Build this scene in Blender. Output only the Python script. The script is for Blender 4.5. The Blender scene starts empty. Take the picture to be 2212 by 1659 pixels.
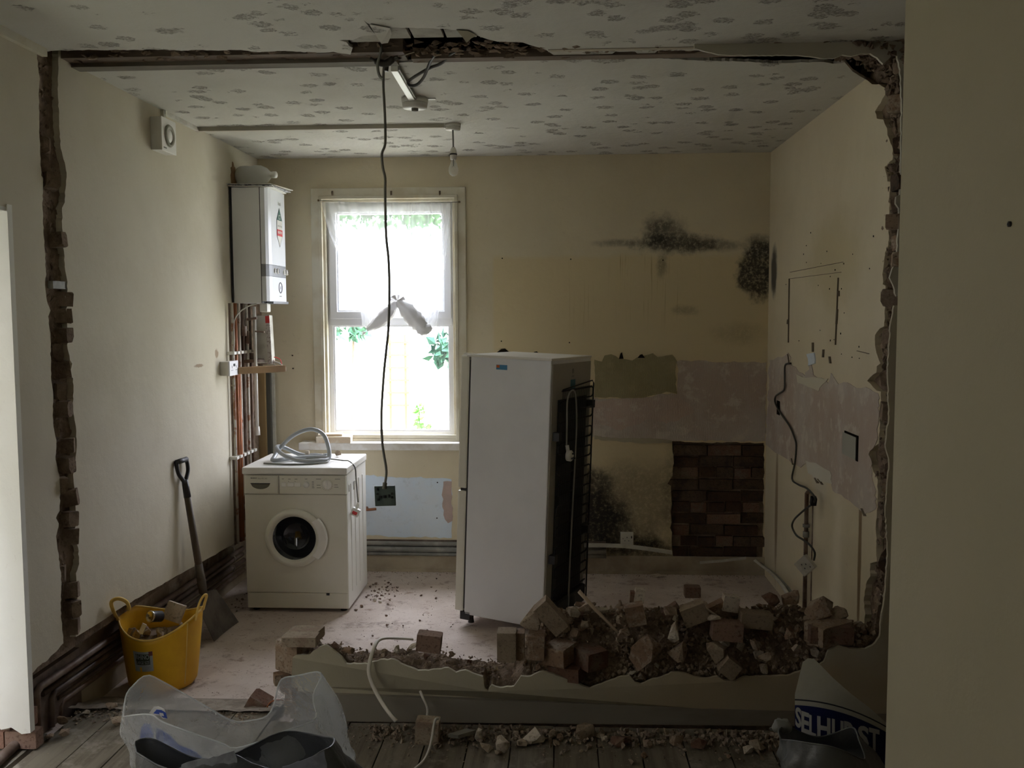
import bpy, bmesh, math, random
from mathutils import Vector, Matrix, noise
from mathutils.geometry import tessellate_polygon
random.seed(7)
SC = bpy.context.scene
COL = SC.collection
V = Vector

# ------------------------------------------------------------------ camera, world, exposure
F_PX, YAW, PITCH, ROLL, CAM_H = 2001.5, .0529, .0749, -.0041, 1.725
cy, sy, cp, sp = math.cos(YAW), math.sin(YAW), math.cos(PITCH), math.sin(PITCH)
fwd = V((-sy * cp, cy * cp, -sp)); rgt = V((cy, sy, 0)); upv = rgt.cross(fwd)
cr, sr = math.cos(ROLL), math.sin(ROLL)
RX, UX = cr * rgt + sr * upv, -sr * rgt + cr * upv
cd = bpy.data.cameras.new('camera'); cam = bpy.data.objects.new('camera', cd); COL.objects.link(cam)
cam.matrix_world = Matrix(((RX.x, UX.x, -fwd.x, 0), (RX.y, UX.y, -fwd.y, 0), (RX.z, UX.z, -fwd.z, CAM_H), (0, 0, 0, 1)))
cd.sensor_width = 36; cd.lens = F_PX / 2212 * 36; cd.clip_start = .05
SC.camera = cam

SKY = 10.0
W = bpy.data.worlds.new('overcast'); SC.world = W; W.use_nodes = True
bgn = W.node_tree.nodes['Background']
bgn.inputs[0].default_value = (.91, .945, 1.07, 1); bgn.inputs[1].default_value = 1.0
wt = W.node_tree; wc = wt.nodes.new('ShaderNodeTexCoord'); wsx = wt.nodes.new('ShaderNodeSeparateXYZ'); wt.links.new(wc.outputs['Generated'], wsx.inputs[0])
wm = wt.nodes.new('ShaderNodeMapRange'); wm.inputs[1].default_value = 0; wm.inputs[2].default_value = 1; wm.inputs[3].default_value = SKY / 3; wm.inputs[4].default_value = SKY     # overcast sky: zenith three times the horizon
wt.links.new(wsx.outputs[2], wm.inputs[0]); wt.links.new(wm.outputs[0], bgn.inputs[1])
SC.view_settings.view_transform = 'Standard'; SC.view_settings.look = 'None'
SC.view_settings.exposure = 1.42; SC.view_settings.gamma = 1; SC.view_settings.use_curve_mapping = False
SC.cycles.use_denoising = True
SC.cycles.max_bounces = 9; SC.cycles.diffuse_bounces = 6; SC.cycles.transparent_max_bounces = 24
SC.cycles.sample_clamp_indirect = 8

def portal(name, loc, rot, sx, sy_):
    l = bpy.data.lights.new(name, 'AREA'); l.shape = 'RECTANGLE'; l.size = sx; l.size_y = sy_
    l.cycles.is_portal = True
    o = bpy.data.objects.new(name, l); COL.objects.link(o); o.location = loc; o.rotation_euler = rot
portal('window_daylight', (-1.13, 6.34, 1.7), (math.radians(-90), 0, 0), .95, 1.7)
portal('doorway_daylight', (-2.34, 1.75, 1.1), (0, math.radians(-90), 0), 2.1, 1.5)

# ------------------------------------------------------------------ room measures
XL, XR, YB, ZC = -2.0, 1.343, 6.107, 2.754
FZ = .08                       # floorboards of the front room
def YF(x): return 3.565 + .02 * (x + 2)     # front face of the broken partition
PT = .17

AX = {'X': 0, 'Y': 1, 'Z': 2}
def ray(px, py):
    return RX * ((px - 1106) / F_PX) + UX * ((829.5 - py) / F_PX) + fwd
def U(px, py, ax, v):          # measured point of the photograph on a real plane of the room
    d = ray(px, py); i = AX[ax]
    t = (v - (CAM_H if i == 2 else 0)) / d[i]
    return V((0, 0, CAM_H)) + d * t
def UP(px, py, off=0.0):       # on the partition's front plane (+off behind it)
    d = ray(px, py); t = (3.565 + .04 + off) / (d.y - .02 * d.x)
    return V((0, 0, CAM_H)) + d * t

# ------------------------------------------------------------------ materials
class NT:
    def __init__(s, name):
        s.m = bpy.data.materials.new(name); s.m.use_nodes = True
        s.t = s.m.node_tree; s.n = s.t.nodes; s.b = s.n['Principled BSDF']; s.out = s.n['Material Output']
        s.geo = s.n.new('ShaderNodeNewGeometry'); s.tc = s.n.new('ShaderNodeTexCoord')
    def L(s, a, b): s.t.links.new(a, b)
    def put(s, sock, v):
        if hasattr(v, 'links') or isinstance(v, bpy.types.NodeSocket): s.L(v, sock)
        elif isinstance(v, (tuple, list)) and len(v) == 3 and sock.type == 'RGBA': sock.default_value = (*v, 1)
        else: sock.default_value = v
    def math(s, op, a, b=None, c=None, clamp=False):
        n = s.n.new('ShaderNodeMath'); n.operation = op; n.use_clamp = clamp
        for i, v in enumerate((a, b, c)):
            if v is not None: s.put(n.inputs[i], v)
        return n.outputs[0]
    def vmath(s, op, a, b=None):
        n = s.n.new('ShaderNodeVectorMath'); n.operation = op
        s.put(n.inputs[0], a)
        if b is not None: s.put(n.inputs[1], b)
        return n.outputs['Value' if op in ('LENGTH', 'DISTANCE') else 'Vector']
    def noise(s, scale=5, detail=4, rough=.55, vec=None, stretch=None):
        v = vec or s.geo.outputs['Position']
        if stretch: v = s.vmath('MULTIPLY', v, stretch)
        n = s.n.new('ShaderNodeTexNoise'); n.inputs['Scale'].default_value = scale
        n.inputs['Detail'].default_value = detail; n.inputs['Roughness'].default_value = rough
        s.L(v, n.inputs['Vector']); return n.outputs['Fac']
    def ramp(s, v, lo, hi, a=0.0, b=1.0):
        n = s.n.new('ShaderNodeMapRange'); n.interpolation_type = 'SMOOTHSTEP'
        s.put(n.inputs['Value'], v); n.inputs[1].default_value = lo; n.inputs[2].default_value = hi
        n.inputs[3].default_value = a; n.inputs[4].default_value = b; return n.outputs[0]
    def mix(s, f, a, b):
        n = s.n.new('ShaderNodeMix'); n.data_type = 'RGBA'
        s.put(n.inputs['Factor'], f); s.put(n.inputs['A'] if False else n.inputs[6], a); s.put(n.inputs[7], b)
        return n.outputs[2]
    def ell(s, c, r, soft=.5, amp=.5, nscale=6, nz=None):     # soft noisy blob around a real point
        d = s.vmath('LENGTH', s.vmath('DIVIDE', s.vmath('SUBTRACT', s.geo.outputs['Position'], tuple(c)), tuple(r)))
        nn = nz if nz is not None else s.noise(nscale, 6, .65)
        d = s.math('ADD', d, s.math('MULTIPLY', s.math('SUBTRACT', nn, .5), amp * 2))
        return s.ramp(d, 1 - soft, 1.0, 1.0, 0.0)
    def bump(s, h, strength=.3, dist=.01):
        n = s.n.new('ShaderNodeBump'); n.inputs['Strength'].default_value = strength
        n.inputs['Distance'].default_value = dist; s.L(h, n.inputs['Height']); s.L(n.outputs[0], s.b.inputs['Normal'])
    def fin(s, col, rough=.8, metal=0., spec=.5):
        s.put(s.b.inputs['Base Color'], col); s.put(s.b.inputs['Roughness'], rough)
        s.b.inputs['Metallic'].default_value = metal; s.b.inputs['Specular IOR Level'].default_value = spec
        return s.m

def mat(name, col, rough=.75, col2=None, scale=6, lo=.4, hi=.62, bump=0, bscale=60, metal=0, spec=.4, dist=.004, stretch=None, obj_coords=False, col3=None, s3=30):
    k = NT(name); vec = k.tc.outputs['Object'] if obj_coords else None
    c = col
    if col2: c = k.mix(k.ramp(k.noise(scale, 5, .6, vec, stretch), lo, hi), col, col2)
    if col3: c = k.mix(k.ramp(k.noise(s3, 6, .7, vec, stretch), .55, .72), c, col3)
    if bump: k.bump(k.noise(bscale, 5, .6, vec, stretch), bump, dist)
    return k.fin(c, rough, metal, spec)

def rubmat(name, a, b, c):     # per-piece colour variation for rubble and bricks
    k = NT(name); oi = k.n.new('ShaderNodeObjectInfo')
    r = oi.outputs['Random']
    base = k.mix(k.ramp(r, .25, .85), a, b)
    base = k.mix(k.ramp(k.noise(14, 6, .65), .45, .64), base, c)
    base = k.mix(k.ramp(k.noise(90, 3, .6), .5, .75), base, tuple(x * .55 for x in a))
    h = k.math('ADD', k.noise(45, 6, .7), k.math('MULTIPLY', k.noise(160, 4, .6), .5))
    k.bump(h, .8, .006)
    return k.fin(base, .95, 0, .15)

M = {}
M['rubble'] = rubmat('rubble', (.26, .17, .11), (.36, .27, .19), (.42, .35, .27))
M['mortar'] = rubmat('mortar', (.34, .27, .19), (.44, .37, .28), (.30, .22, .16))
M['brick'] = rubmat('brick', (.17, .095, .065), (.22, .14, .10), (.2, .15, .11))
M['oldbrick'] = rubmat('old_brick', (.085, .052, .034), (.12, .085, .058), (.055, .04, .03))
M['redbrick'] = rubmat('red_brick', (.26, .15, .105), (.30, .20, .15), (.26, .19, .14))
M['pale'] = rubmat('pale_plaster_lump', (.55, .48, .38), (.62, .56, .46), (.40, .32, .24))
M['tanbrick'] = rubmat('tan_brick', (.30, .235, .165), (.35, .28, .20), (.24, .18, .125))
M['hole'] = mat('dark_hole', (.02, .016, .012), 1, spec=0)
M['scar'] = mat('rough_mortar', (.19, .14, .10), .95, (.30, .23, .17), 11, bump=1, bscale=40, dist=.012, spec=.1, col3=(.08, .055, .04), s3=18)
M['wood'] = mat('timber', (.34, .21, .10), .7, (.22, .13, .06), 5, bump=.3, bscale=30, stretch=(1, 1, .12))
M['woodx'] = mat('old_lath', (.20, .15, .11), .85, (.12, .09, .065), 8, bump=.6, bscale=30, stretch=(.15, 1, 1))
M['casing'] = mat('aged_cream_gloss', (.70, .66, .54), .45, (.62, .56, .42), 5, bump=.15, bscale=20)
M['upvc'] = mat('window_plastic', (.80, .81, .84), .35)
M['appl'] = mat('white_enamel', (.88, .87, .83), .32, (.82, .80, .75), 3, spec=.5)
M['applc'] = mat('cream_enamel', (.80, .78, .69), .38, (.75, .73, .63), 3)
M['wplast'] = mat('white_plastic', (.76, .75, .70), .4, (.70, .68, .62), 8)
M['dplast'] = mat('dark_plastic', (.03, .03, .032), .45)
M['black'] = mat('black', (.012, .012, .013), .6)
M['grey'] = mat('grey_band', (.28, .29, .31), .4)
M['chrome'] = mat('chrome', (.75, .75, .76), .2, metal=1)
M['steel'] = mat('worn_steel', (.20, .18, .15), .55, (.12, .10, .08), 9, metal=.5, bump=.2)
M['yellow'] = mat('yellow_rubber', (.86, .50, .025), .5, (.78, .42, .02), 5)
M['yrim'] = mat('pale_yellow_rubber', (.86, .60, .16), .5, (.78, .52, .12), 8)
M['copper'] = mat('dusty_copper', (.36, .13, .055), .5, (.28, .12, .06), 12, metal=.3)
M['pcopper'] = mat('painted_pipe', (.62, .58, .50), .55, (.34, .16, .09), 14, lo=.5, hi=.6)
M['pdark'] = mat('brown_pipe', (.15, .09, .06), .5, (.26, .2, .16), 9, metal=.1)
M['dpipe'] = mat('dusty_dark_pipe', (.11, .075, .055), .45, (.21, .16, .13), 7)
M['greypipe'] = mat('grey_painted_pipe', (.22, .22, .20), .6, (.34, .33, .29), 8, bump=.4, bscale=25)
M['cable'] = mat('grey_cable', (.19, .19, .16), .5)
M['dcable'] = mat('dark_cable', (.05, .048, .04), .5)
M['wcable'] = mat('white_cable', (.55, .53, .47), .5)
M['hose'] = mat('grey_hose', (.36, .38, .39), .35, spec=.6)
M['green'] = mat('green_backplate', (.07, .10, .085), .5, (.10, .13, .11), 20)
M['trunk'] = mat('white_trunking', (.62, .61, .54), .5, (.5, .48, .42), 10)
M['ink'] = mat('ink', (.03, .03, .035), .6)
M['inkg'] = mat('grey_print', (.25, .25, .22), .6)
M['red'] = mat('red_print', (.62, .05, .05), .5)
M['dgreen'] = mat('dark_green_print', (.03, .12, .09), .5)
M['sticker'] = mat('grey_sticker', (.40, .44, .44), .5, (.34, .36, .40), 30)
M['blue'] = mat('blue_print', (.02, .05, .30), .5)
M['bluest'] = mat('blue_sticker', (.05, .22, .42), .5)
M['paper'] = mat('newspaper', (.55, .55, .56), .8, (.12, .12, .13), 30, lo=.5, hi=.6)
M['foliage'] = mat('leaves', (.07, .24, .05), .6, (.14, .36, .08), 4)
M['bark'] = mat('bark', (.3, .22, .14), .9)
M['garden'] = mat('garden_ground', (.42, .44, .30), .95, (.55, .52, .42), 1)
M['stone'] = mat('pale_stone', (.62, .50, .36), .9, (.70, .62, .50), 18, bump=.5, bscale=50)
M['plank'] = mat('pine_plank', (.38, .27, .13), .7, (.28, .19, .09), 4, stretch=(1, 1, .1), bump=.2)
M['tin'] = mat('tin', (.7, .68, .6), .25, metal=1)
M['sack'] = mat('rubble_sack', (.34, .35, .31), .45, (.29, .30, .26), 8, bump=.25, bscale=22, dist=.006)
M['blade'] = mat('shovel_blade', (.15, .13, .105), .6, (.09, .075, .06), 10, metal=.35, bump=.3, bscale=30)

def cream(name, base, base2, damp=None):
    k = NT(name); c = k.mix(k.ramp(k.noise(1.6, 5, .6), .35, .68), base, base2)
    c = k.mix(k.math('MULTIPLY', k.ramp(k.noise(30, 6, .7), .62, .74), .25), c, (.38, .31, .22))
    for b in damp or ():
        c = k.mix(k.math('MULTIPLY', k.ell(b[0], b[1], b[4] if len(b) > 4 else .6, b[5] if len(b) > 5 else .35, b[6] if len(b) > 6 else 7), b[3]), c, b[2])
    k.bump(k.math('ADD', k.noise(9, 4, .6), k.math('MULTIPLY', k.noise(140, 3, .5), .12)), .25, .012)
    return k, c

CR, CR2 = (.72, .645, .475), (.67, .595, .43)
def Wb(px, py): return U(px, py, 'Y', YB)
def Wr(px, py): return U(px, py, 'X', XR)
MO = (.035, .032, .028)
# back wall
k, c = cream('back_wall_paint', CR, CR2)
pos = k.n.new('ShaderNodeSeparateXYZ'); k.L(k.geo.outputs['Position'], pos.inputs[0])
zz, xx = pos.outputs[2], pos.outputs[0]
wob = k.math('MULTIPLY', k.math('SUBTRACT', k.noise(7, 5, .6), .5), .06)
yel = k.math('MULTIPLY', k.ramp(k.math('ADD', zz, wob), 2.08, 2.12, 1, 0), k.ramp(xx, Wb(1058, 0).x, Wb(1066, 0).x))
c = k.mix(k.math('MULTIPLY', yel, .75), c, (.70, .585, .35))
drip = k.ramp(k.noise(1, 4, .6, None, (60, 1, 1.6)), .56, .72)
dz = k.math('MULTIPLY', k.ramp(zz, 2.13, 2.07), k.ramp(zz, 1.55, 1.95))
dz = k.math('MULTIPLY', dz, k.math('MULTIPLY', k.ramp(xx, .0, .15), k.ramp(xx, .95, .75)))
c = k.mix(k.math('MULTIPLY', k.math('MULTIPLY', drip, dz), .55), c, (.30, .20, .07))
fine = k.noise(38, 8, .75)
for (p, r, s, so, am) in (((1430, 500), (.19, .3, .15), .8, .8, .7), ((1460, 525), (.35, .3, .09), .85, .7, .7), ((1340, 525), (.22, .3, .035), .5, .8, .5),
                      ((1560, 530), (.3, .3, .05), .5, .8, .6), ((1640, 585), (.17, .3, .22), .95, .35, .5), ((1430, 570), (.05, .3, .12), .5, .8, .6),
                      ((1480, 670), (.12, .3, .05), .35, .8, .7), ((1640, 520), (.15, .3, .06), .6, .8, .5), ((1600, 720), (.25, .3, .1), .25, .9, .5),
                      ((1265, 1120), (.36, .3, .40), .92, .75, .55), ((1330, 1160), (.30, .3, .2), .6, .8, .6), ((1410, 1190), (.3, .3, .12), .7, .8, .5),
                      ((1450, 1080), (.08, .3, .5), .35, .8, .6), ((1300, 1120), (.24, .3, .26), .95, .7, .35), ((1275, 1040), (.18, .3, .16), .8, .8, .5), ((1360, 1175), (.34, .3, .12), .8, .8, .5), ((1370, 1080), (.45, .3, .34), .42, .6, .3)):
    w = Wb(*p)
    c = k.mix(k.math('MULTIPLY', k.ell(w, r, so, am, 9, None), k.math('MULTIPLY', k.ramp(fine, .33, .55, .4, 1), s)), c, MO)
k.bump(k.math('ADD', k.noise(9, 4, .6), k.math('MULTIPLY', fine, .25)), .3, .012)
M['wback'] = k.fin(c, .85, 0, .2)
# right wall
rw = []
for (p, r, col, s, so) in (((1672, 585), (.3, .10, .2), MO, .9, .5), ((1677, 1100), (.3, .05, .55), (.27, .17, .08), .75, .6),
                       ((1857, 1190), (.3, .03, .55), (.20, .12, .05), .85, .5), ((1770, 1040), (.3, .2, .12), (.66, .62, .52), .6, .6),
                       ((1800, 560), (.3, .6, .3), (.58, .50, .30), .6, .6)):
    rw.append((Wr(*p), r, col, s, so, .25 if r[1] < .1 else .4, 6))
k, c = cream('right_wall_paint', CR, CR2, rw)
M['wright'] = k.fin(c, .85, 0, .2)
k, c = cream('left_wall_paint', (.65, .605, .49), (.60, .55, .43))
for (p, r, s) in (((430, 790), (.3, .08, .012), .8), ((468, 765), (.3, .03, .035), .8)):
    c = k.mix(k.math('MULTIPLY', k.ell(U(*p, 'X', XL), r, .4, .7, 30), s), c, (.30, .2, .12))
M['wleft'] = k.fin(c, .8, 0, .2)
k, c = cream('low_wall_paint', (.49, .455, .345), (.45, .41, .30), [((0.9, 3.6, .2), (.9, .5, .25), (.42, .33, .2), .6)])
M['wlow'] = k.fin(c, .85, 0, .2)
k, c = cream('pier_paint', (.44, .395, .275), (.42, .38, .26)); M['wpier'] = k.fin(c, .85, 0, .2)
k, c = cream('jamb_paint', (.86, .86, .80), (.83, .82, .74)); M['jamb'] = k.fin(c, .8, 0, .2)
# tile adhesive, olive base plaster, blue distemper
def comb(name, a, b, c3, st):
    k = NT(name); c = k.mix(k.ramp(k.noise(3, 5, .6), .38, .6), a, b)
    c = k.mix(k.ramp(k.noise(9, 7, .7), .52, .62), c, c3)
    w = k.n.new('ShaderNodeTexWave'); w.inputs['Scale'].default_value = 30; w.inputs['Distortion'].default_value = 5; w.inputs['Detail'].default_value = 2
    k.L(k.vmath('MULTIPLY', k.geo.outputs['Position'], st), w.inputs['Vector'])
    k.bump(k.math('ADD', k.math('MULTIPLY', w.outputs['Fac'], .4), k.noise(20, 5, .6)), .4, .005)
    return k.fin(c, .9, 0, .15)
M['adh'] = comb('tile_adhesive', (.55, .49, .43), (.50, .41, .34), (.62, .56, .48), (1, 1, 1))
M['adhp'] = comb('pink_adhesive', (.58, .46, .38), (.52, .41, .34), (.62, .54, .45), (1, 1, 1))
M['olive'] = comb('olive_base_plaster', (.36, .32, .18), (.32, .285, .155), (.38, .33, .19), (1, 1, 1.5))
M['bluew'] = mat('blue_distemper', (.68, .78, .88), .85, (.70, .77, .84), 5, bump=.2, bscale=20, col3=(.60, .66, .72), s3=24)
M['pinkw'] = mat('pink_plaster', (.55, .42, .38), .9, (.48, .38, .34), 12)
M['ceilp'] = None
k = NT('textured_ceiling')
def spots(sc, th, seed):
    v = k.n.new('ShaderNodeTexVoronoi'); v.inputs['Scale'].default_value = 1; v.inputs['Randomness'].default_value = 1
    k.L(k.vmath('ADD', k.vmath('MULTIPLY', k.geo.outputs['Position'], sc), (seed, seed, 0)), v.inputs['Vector'])
    return k.math('MULTIPLY', k.ramp(k.math('ADD', v.outputs['Distance'], k.math('MULTIPLY', k.noise(38, 4, .7), .5)), th + .06, th), k.ramp(k.noise(1, 4, .7, None, (85, 110, 1)), .44, .58))
sw2 = k.math('MAXIMUM', spots((7, 7.5, 0), .47, 0), spots((5, 6, 0), .40, 4.3))
c = k.mix(k.ramp(k.noise(1.2, 4, .6), .35, .7), (.60, .585, .53), (.54, .525, .46))
c = k.mix(k.math('MULTIPLY', sw2, .6), c, (.17, .14, .11))
k.bump(k.math('ADD', sw2, k.math('MULTIPLY', k.noise(26, 5, .6), .35)), .7, .012)
M['ceil'] = k.fin(c, .85, 0, .2)
# floors
k = NT('dusty_back_floor')
c = k.mix(k.ramp(k.noise(1.6, 6, .65), .35, .65), (.50, .42, .365), (.63, .55, .495))
c = k.mix(k.ramp(k.noise(12, 7, .7), .55, .70), c, (.33, .245, .20))
c = k.mix(k.math('MULTIPLY', k.ramp(k.noise(4.5, 8, .75), .54, .64), .55), c, (.20, .14, .11))
c = k.mix(k.ramp(k.noise(70, 4, .6), .62, .72), c, (.13, .085, .06))
k.bump(k.noise(40, 6, .65), .5, .006); M['floorb'] = k.fin(c, .9, 0, .25)
M['board'] = None
k = NT('dusty_floorboard'); oi = k.n.new('ShaderNodeObjectInfo')
c = k.mix(k.ramp(oi.outputs['Random'], 0, 1), (.17, .15, .11), (.21, .185, .14))
c = k.mix(k.ramp(k.noise(1, 6, .65, None, (30, 2, 1)), .4, .65), c, (.13, .11, .08))
c = k.mix(k.ramp(k.noise(9, 7, .7), .5, .66), c, (.26, .235, .19))
k.bump(k.noise(1, 6, .6, None, (60, 6, 60)), .4, .004); M['board'] = k.fin(c, .9, 0, .2)
M['lathboard'] = mat('old_ceiling_board', (.44, .42, .36), .9, (.33, .31, .26), 5, bump=.4, bscale=30, col3=(.2, .17, .13), s3=14)
M['skirtf'] = mat('painted_skirting', (.25, .225, .18), .7, (.19, .155, .115), 4, bump=.4, bscale=22, stretch=(.3, 1, 1))
M['skirtb'] = mat('cream_skirting', (.46, .40, .29), .7, (.34, .28, .2), 3, bump=.3, bscale=20)

def glassy(name, col, trans=.5, rough=.3, add=.0):
    k = NT(name); t = k.n.new('ShaderNodeBsdfTransparent'); mx = k.n.new('ShaderNodeMixShader'); mx.inputs[0].default_value = trans
    k.fin(col, rough, 0, .6)
    tl = k.n.new('ShaderNodeBsdfTranslucent'); tl.inputs[0].default_value = (*col, 1); m2 = k.n.new('ShaderNodeMixShader'); m2.inputs[0].default_value = add
    k.L(k.b.outputs[0], m2.inputs[1]); k.L(tl.outputs[0], m2.inputs[2])
    k.L(m2.outputs[0], mx.inputs[1]); k.L(t.outputs[0], mx.inputs[2]); k.L(mx.outputs[0], k.out.inputs[0])
    return k
M['net'] = glassy('net_curtain', (.80, .81, .83), .70, .8, .35).m
M['netd'] = glassy('bunched_net', (.62, .61, .60), .10, .8, .16).m
k = glassy('clear_polythene', (.72, .75, .76), .66, .22, .35); k.bump(k.math('ADD', k.math('ABSOLUTE', k.math('SUBTRACT', k.noise(7, 3, .5), .5)), k.math('MULTIPLY', k.math('ABSOLUTE', k.math('SUBTRACT', k.noise(19, 4, .6), .5)), .5)), 1.0, .05); M['poly'] = k.m
k = glassy('dark_polythene', (.075, .08, .085), .03, .28, .0); k.bump(k.noise(16, 6, .6), .6, .012); M['dpoly'] = k.m
k = glassy('glass_pane', (.9, .9, .9), .93, .02, 0); M['glass'] = k.m
k = glassy('bulb_glass', (.85, .87, .85), .72, .03, 0); M['bulb'] = k.m
k = NT('dark_door_glass'); k.fin((.012, .014, .018), .06, 0, .7); M['dglass'] = k.m
M['bottle'] = glassy('milky_plastic', (.68, .68, .65), .1, .4, .2).m

# ------------------------------------------------------------------ mesh helpers
class MB:
    def __init__(s): s.v = []; s.f = []; s.sm = []
    def add(s, vs, fs, smooth=False):
        b = len(s.v); s.v += [V(p) for p in vs]
        for f in fs: s.f.append([b + i for i in f]); s.sm.append(smooth)
        return s
    def box(s, x0, x1, y0, y1, z0, z1):
        vs = [(x, y, z) for z in (z0, z1) for y in (y0, y1) for x in (x0, x1)]
        return s.add(vs, [(0, 2, 3, 1), (4, 5, 7, 6), (0, 1, 5, 4), (1, 3, 7, 5), (3, 2, 6, 7), (2, 0, 4, 6)])
    def obox(s, c, sz, m=None):
        m = m or Matrix.Identity(3); c = V(c); h = [a / 2 for a in sz]
        vs = [c + m @ V((x * h[0], y * h[1], z * h[2])) for z in (-1, 1) for y in (-1, 1) for x in (-1, 1)]
        return s.add(vs, [(0, 2, 3, 1), (4, 5, 7, 6), (0, 1, 5, 4), (1, 3, 7, 5), (3, 2, 6, 7), (2, 0, 4, 6)])
    def tube(s, pts, r, n=8, closed=False, caps=True, flat=1.0):
        pts = [V(p) for p in pts]; N = len(pts); rs = r if isinstance(r, (list, tuple)) else [r] * N
        rings = []; ref = None
        for i, p in enumerate(pts):
            a = pts[(i - 1) % N] if (closed or i) else p; b = pts[(i + 1) % N] if (closed or i < N - 1) else p
            t = (b - a).normalized()
            if ref is None:
                ref = V((0, 0, 1)) if abs(t.z) < .9 else V((1, 0, 0))
            u = (ref - t * ref.dot(t)).normalized(); w = t.cross(u); ref = u
            rings.append([p + (u * math.cos(2 * math.pi * j / n) * flat + w * math.sin(2 * math.pi * j / n)) * rs[i] for j in range(n)])
        vs = [q for rg in rings for q in rg]; fs = []
        for i in range(N if closed else N - 1):
            for j in range(n):
                a, b = i * n + j, i * n + (j + 1) % n; c2, d = ((i + 1) % N) * n + (j + 1) % n, ((i + 1) % N) * n + j
                fs.append((a, b, c2, d))
        s.add(vs, fs, True)
        if caps and not closed:
            s.add(rings[0], [tuple(range(n))[::-1]]); s.add(rings[-1], [tuple(range(n))])
        return s
    def lathe(s, prof, c, m=None, n=24, smooth=True):     # prof: (r, h) along local z
        m = m or Matrix.Identity(3); c = V(c); vs = []; fs = []
        for r, h in prof:
            for j in range(n):
                a = 2 * math.pi * j / n; vs.append(c + m @ V((r * math.cos(a), r * math.sin(a), h)))
        for i in range(len(prof) - 1):
            for j in range(n):
                fs.append((i * n + j, i * n + (j + 1) % n, (i + 1) * n + (j + 1) % n, (i + 1) * n + j))
        s.add(vs, fs, smooth)
        return s
    def prism(s, outer, off, holes=()):
        polys = [[V(p) for p in outer]] + [[V(p) for p in h] for h in holes]
        tris = tessellate_polygon(polys); flat = [p for pl in polys for p in pl]; off = V(off)
        n = len(flat); s.add(flat + [p + off for p in flat], [tuple(t) for t in tris] + [tuple(n + i for i in reversed(t)) for t in tris])
        b = 0
        for pl in polys:
            m_ = len(pl)
            s.add(pl + [p + off for p in pl], [(i, (i + 1) % m_, m_ + (i + 1) % m_, m_ + i) for i in range(m_)]); b += m_
        return s
    def hull(s, pts):
        bm = bmesh.new()
        for p in pts: bm.verts.new(p)
        r = bmesh.ops.convex_hull(bm, input=bm.verts)
        bmesh.ops.delete(bm, geom=list({g for g in r['geom_interior'] if isinstance(g, bmesh.types.BMVert)}), context='VERTS')
        bm.verts.ensure_lookup_table(); bm.verts.index_update()
        s.add([v.co.copy() for v in bm.verts], [[v.index for v in f.verts] for f in bm.faces]); bm.free(); return s
    def ring(s, x0, x1, z0, z1, w, y0, y1):       # rectangular frame facing -Y
        o = [V((x0, y0, z0)), V((x1, y0, z0)), V((x1, y0, z1)), V((x0, y0, z1))]
        i = [V((x0 + w, y0, z0 + w)), V((x1 - w, y0, z0 + w)), V((x1 - w, y0, z1 - w)), V((x0 + w, y0, z1 - w))]
        return s.prism(o, (0, y1 - y0, 0), [i])

def spline(pts, k=5):
    P = [V(p) for p in pts]; out = []
    for i in range(len(P) - 1):
        p0, p1, p2, p3 = P[max(i - 1, 0)], P[i], P[i + 1], P[min(i + 2, len(P) - 1)]
        for j in range(k):
            t = j / k; out.append(.5 * ((2 * p1) + (p2 - p0) * t + (2 * p0 - 5 * p1 + 4 * p2 - p3) * t * t + (3 * p1 - p0 - 3 * p2 + p3) * t ** 3))
    return out + [P[-1]]
def jag(pts, step=7, amp=2.0, closed=False):      # a broken, ragged version of a drawn edge
    out = []; n = len(pts)
    for i in range(n if closed else n - 1):
        a, b = pts[i], pts[(i + 1) % n]; d = math.hypot(b[0] - a[0], b[1] - a[1]); m_ = max(1, int(d / step)); out.append(a)
        for j in range(1, m_):
            t = j / m_; out.append((a[0] + (b[0] - a[0]) * t + random.uniform(-amp, amp), a[1] + (b[1] - a[1]) * t + random.uniform(-amp, amp)))
    if not closed: out.append(pts[-1])
    return out

OR = {}
def obj(name, mb, m, parent=None, label=None, cat=None, group=None, kind=None, bevel=0, sharp=False):
    me = bpy.data.meshes.new(name)
    o = bpy.data.objects.new(name, me)
    if parent is not None: org = OR[parent.name]
    else:
        lo = V((min(p.x for p in mb.v), min(p.y for p in mb.v), min(p.z for p in mb.v))); hi = V((max(p.x for p in mb.v), max(p.y for p in mb.v), max(p.z for p in mb.v)))
        org = V(((lo.x + hi.x) / 2, (lo.y + hi.y) / 2, lo.z))
    me.from_pydata([p - org for p in mb.v], [], mb.f)
    me.polygons.foreach_set('use_smooth', mb.sm)
    bm = bmesh.new(); bm.from_mesh(me)
    bmesh.ops.remove_doubles(bm, verts=bm.verts, dist=1e-5)
    bmesh.ops.recalc_face_normals(bm, faces=bm.faces)
    if bevel:
        es = [e for e in bm.edges if len(e.link_faces) == 2 and e.calc_face_angle(0) > .6]
        bmesh.ops.bevel(bm, geom=es, offset=bevel, segments=2, profile=.6, affect='EDGES')
        for f in bm.faces: f.smooth = f.smooth
    bm.to_mesh(me); bm.free()
    me.materials.append(m); COL.objects.link(o)
    if parent is not None: o.parent = parent; OR[o.name] = org.copy()
    else: o.location = org; OR[o.name] = org.copy()
    if label: o['label'] = label
    if cat: o['category'] = cat
    if group: o['group'] = group
    if kind: o['kind'] = kind
    return o
def thing(name, label, cat, loc, group=None, kind=None):
    o = bpy.data.objects.new(name, None); COL.objects.link(o); o.location = loc; OR[o.name] = V(loc); o.empty_display_size = .05
    if label: o['label'] = label
    if cat: o['category'] = cat
    if group: o['group'] = group
    if kind: o['kind'] = kind
    return o
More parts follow.
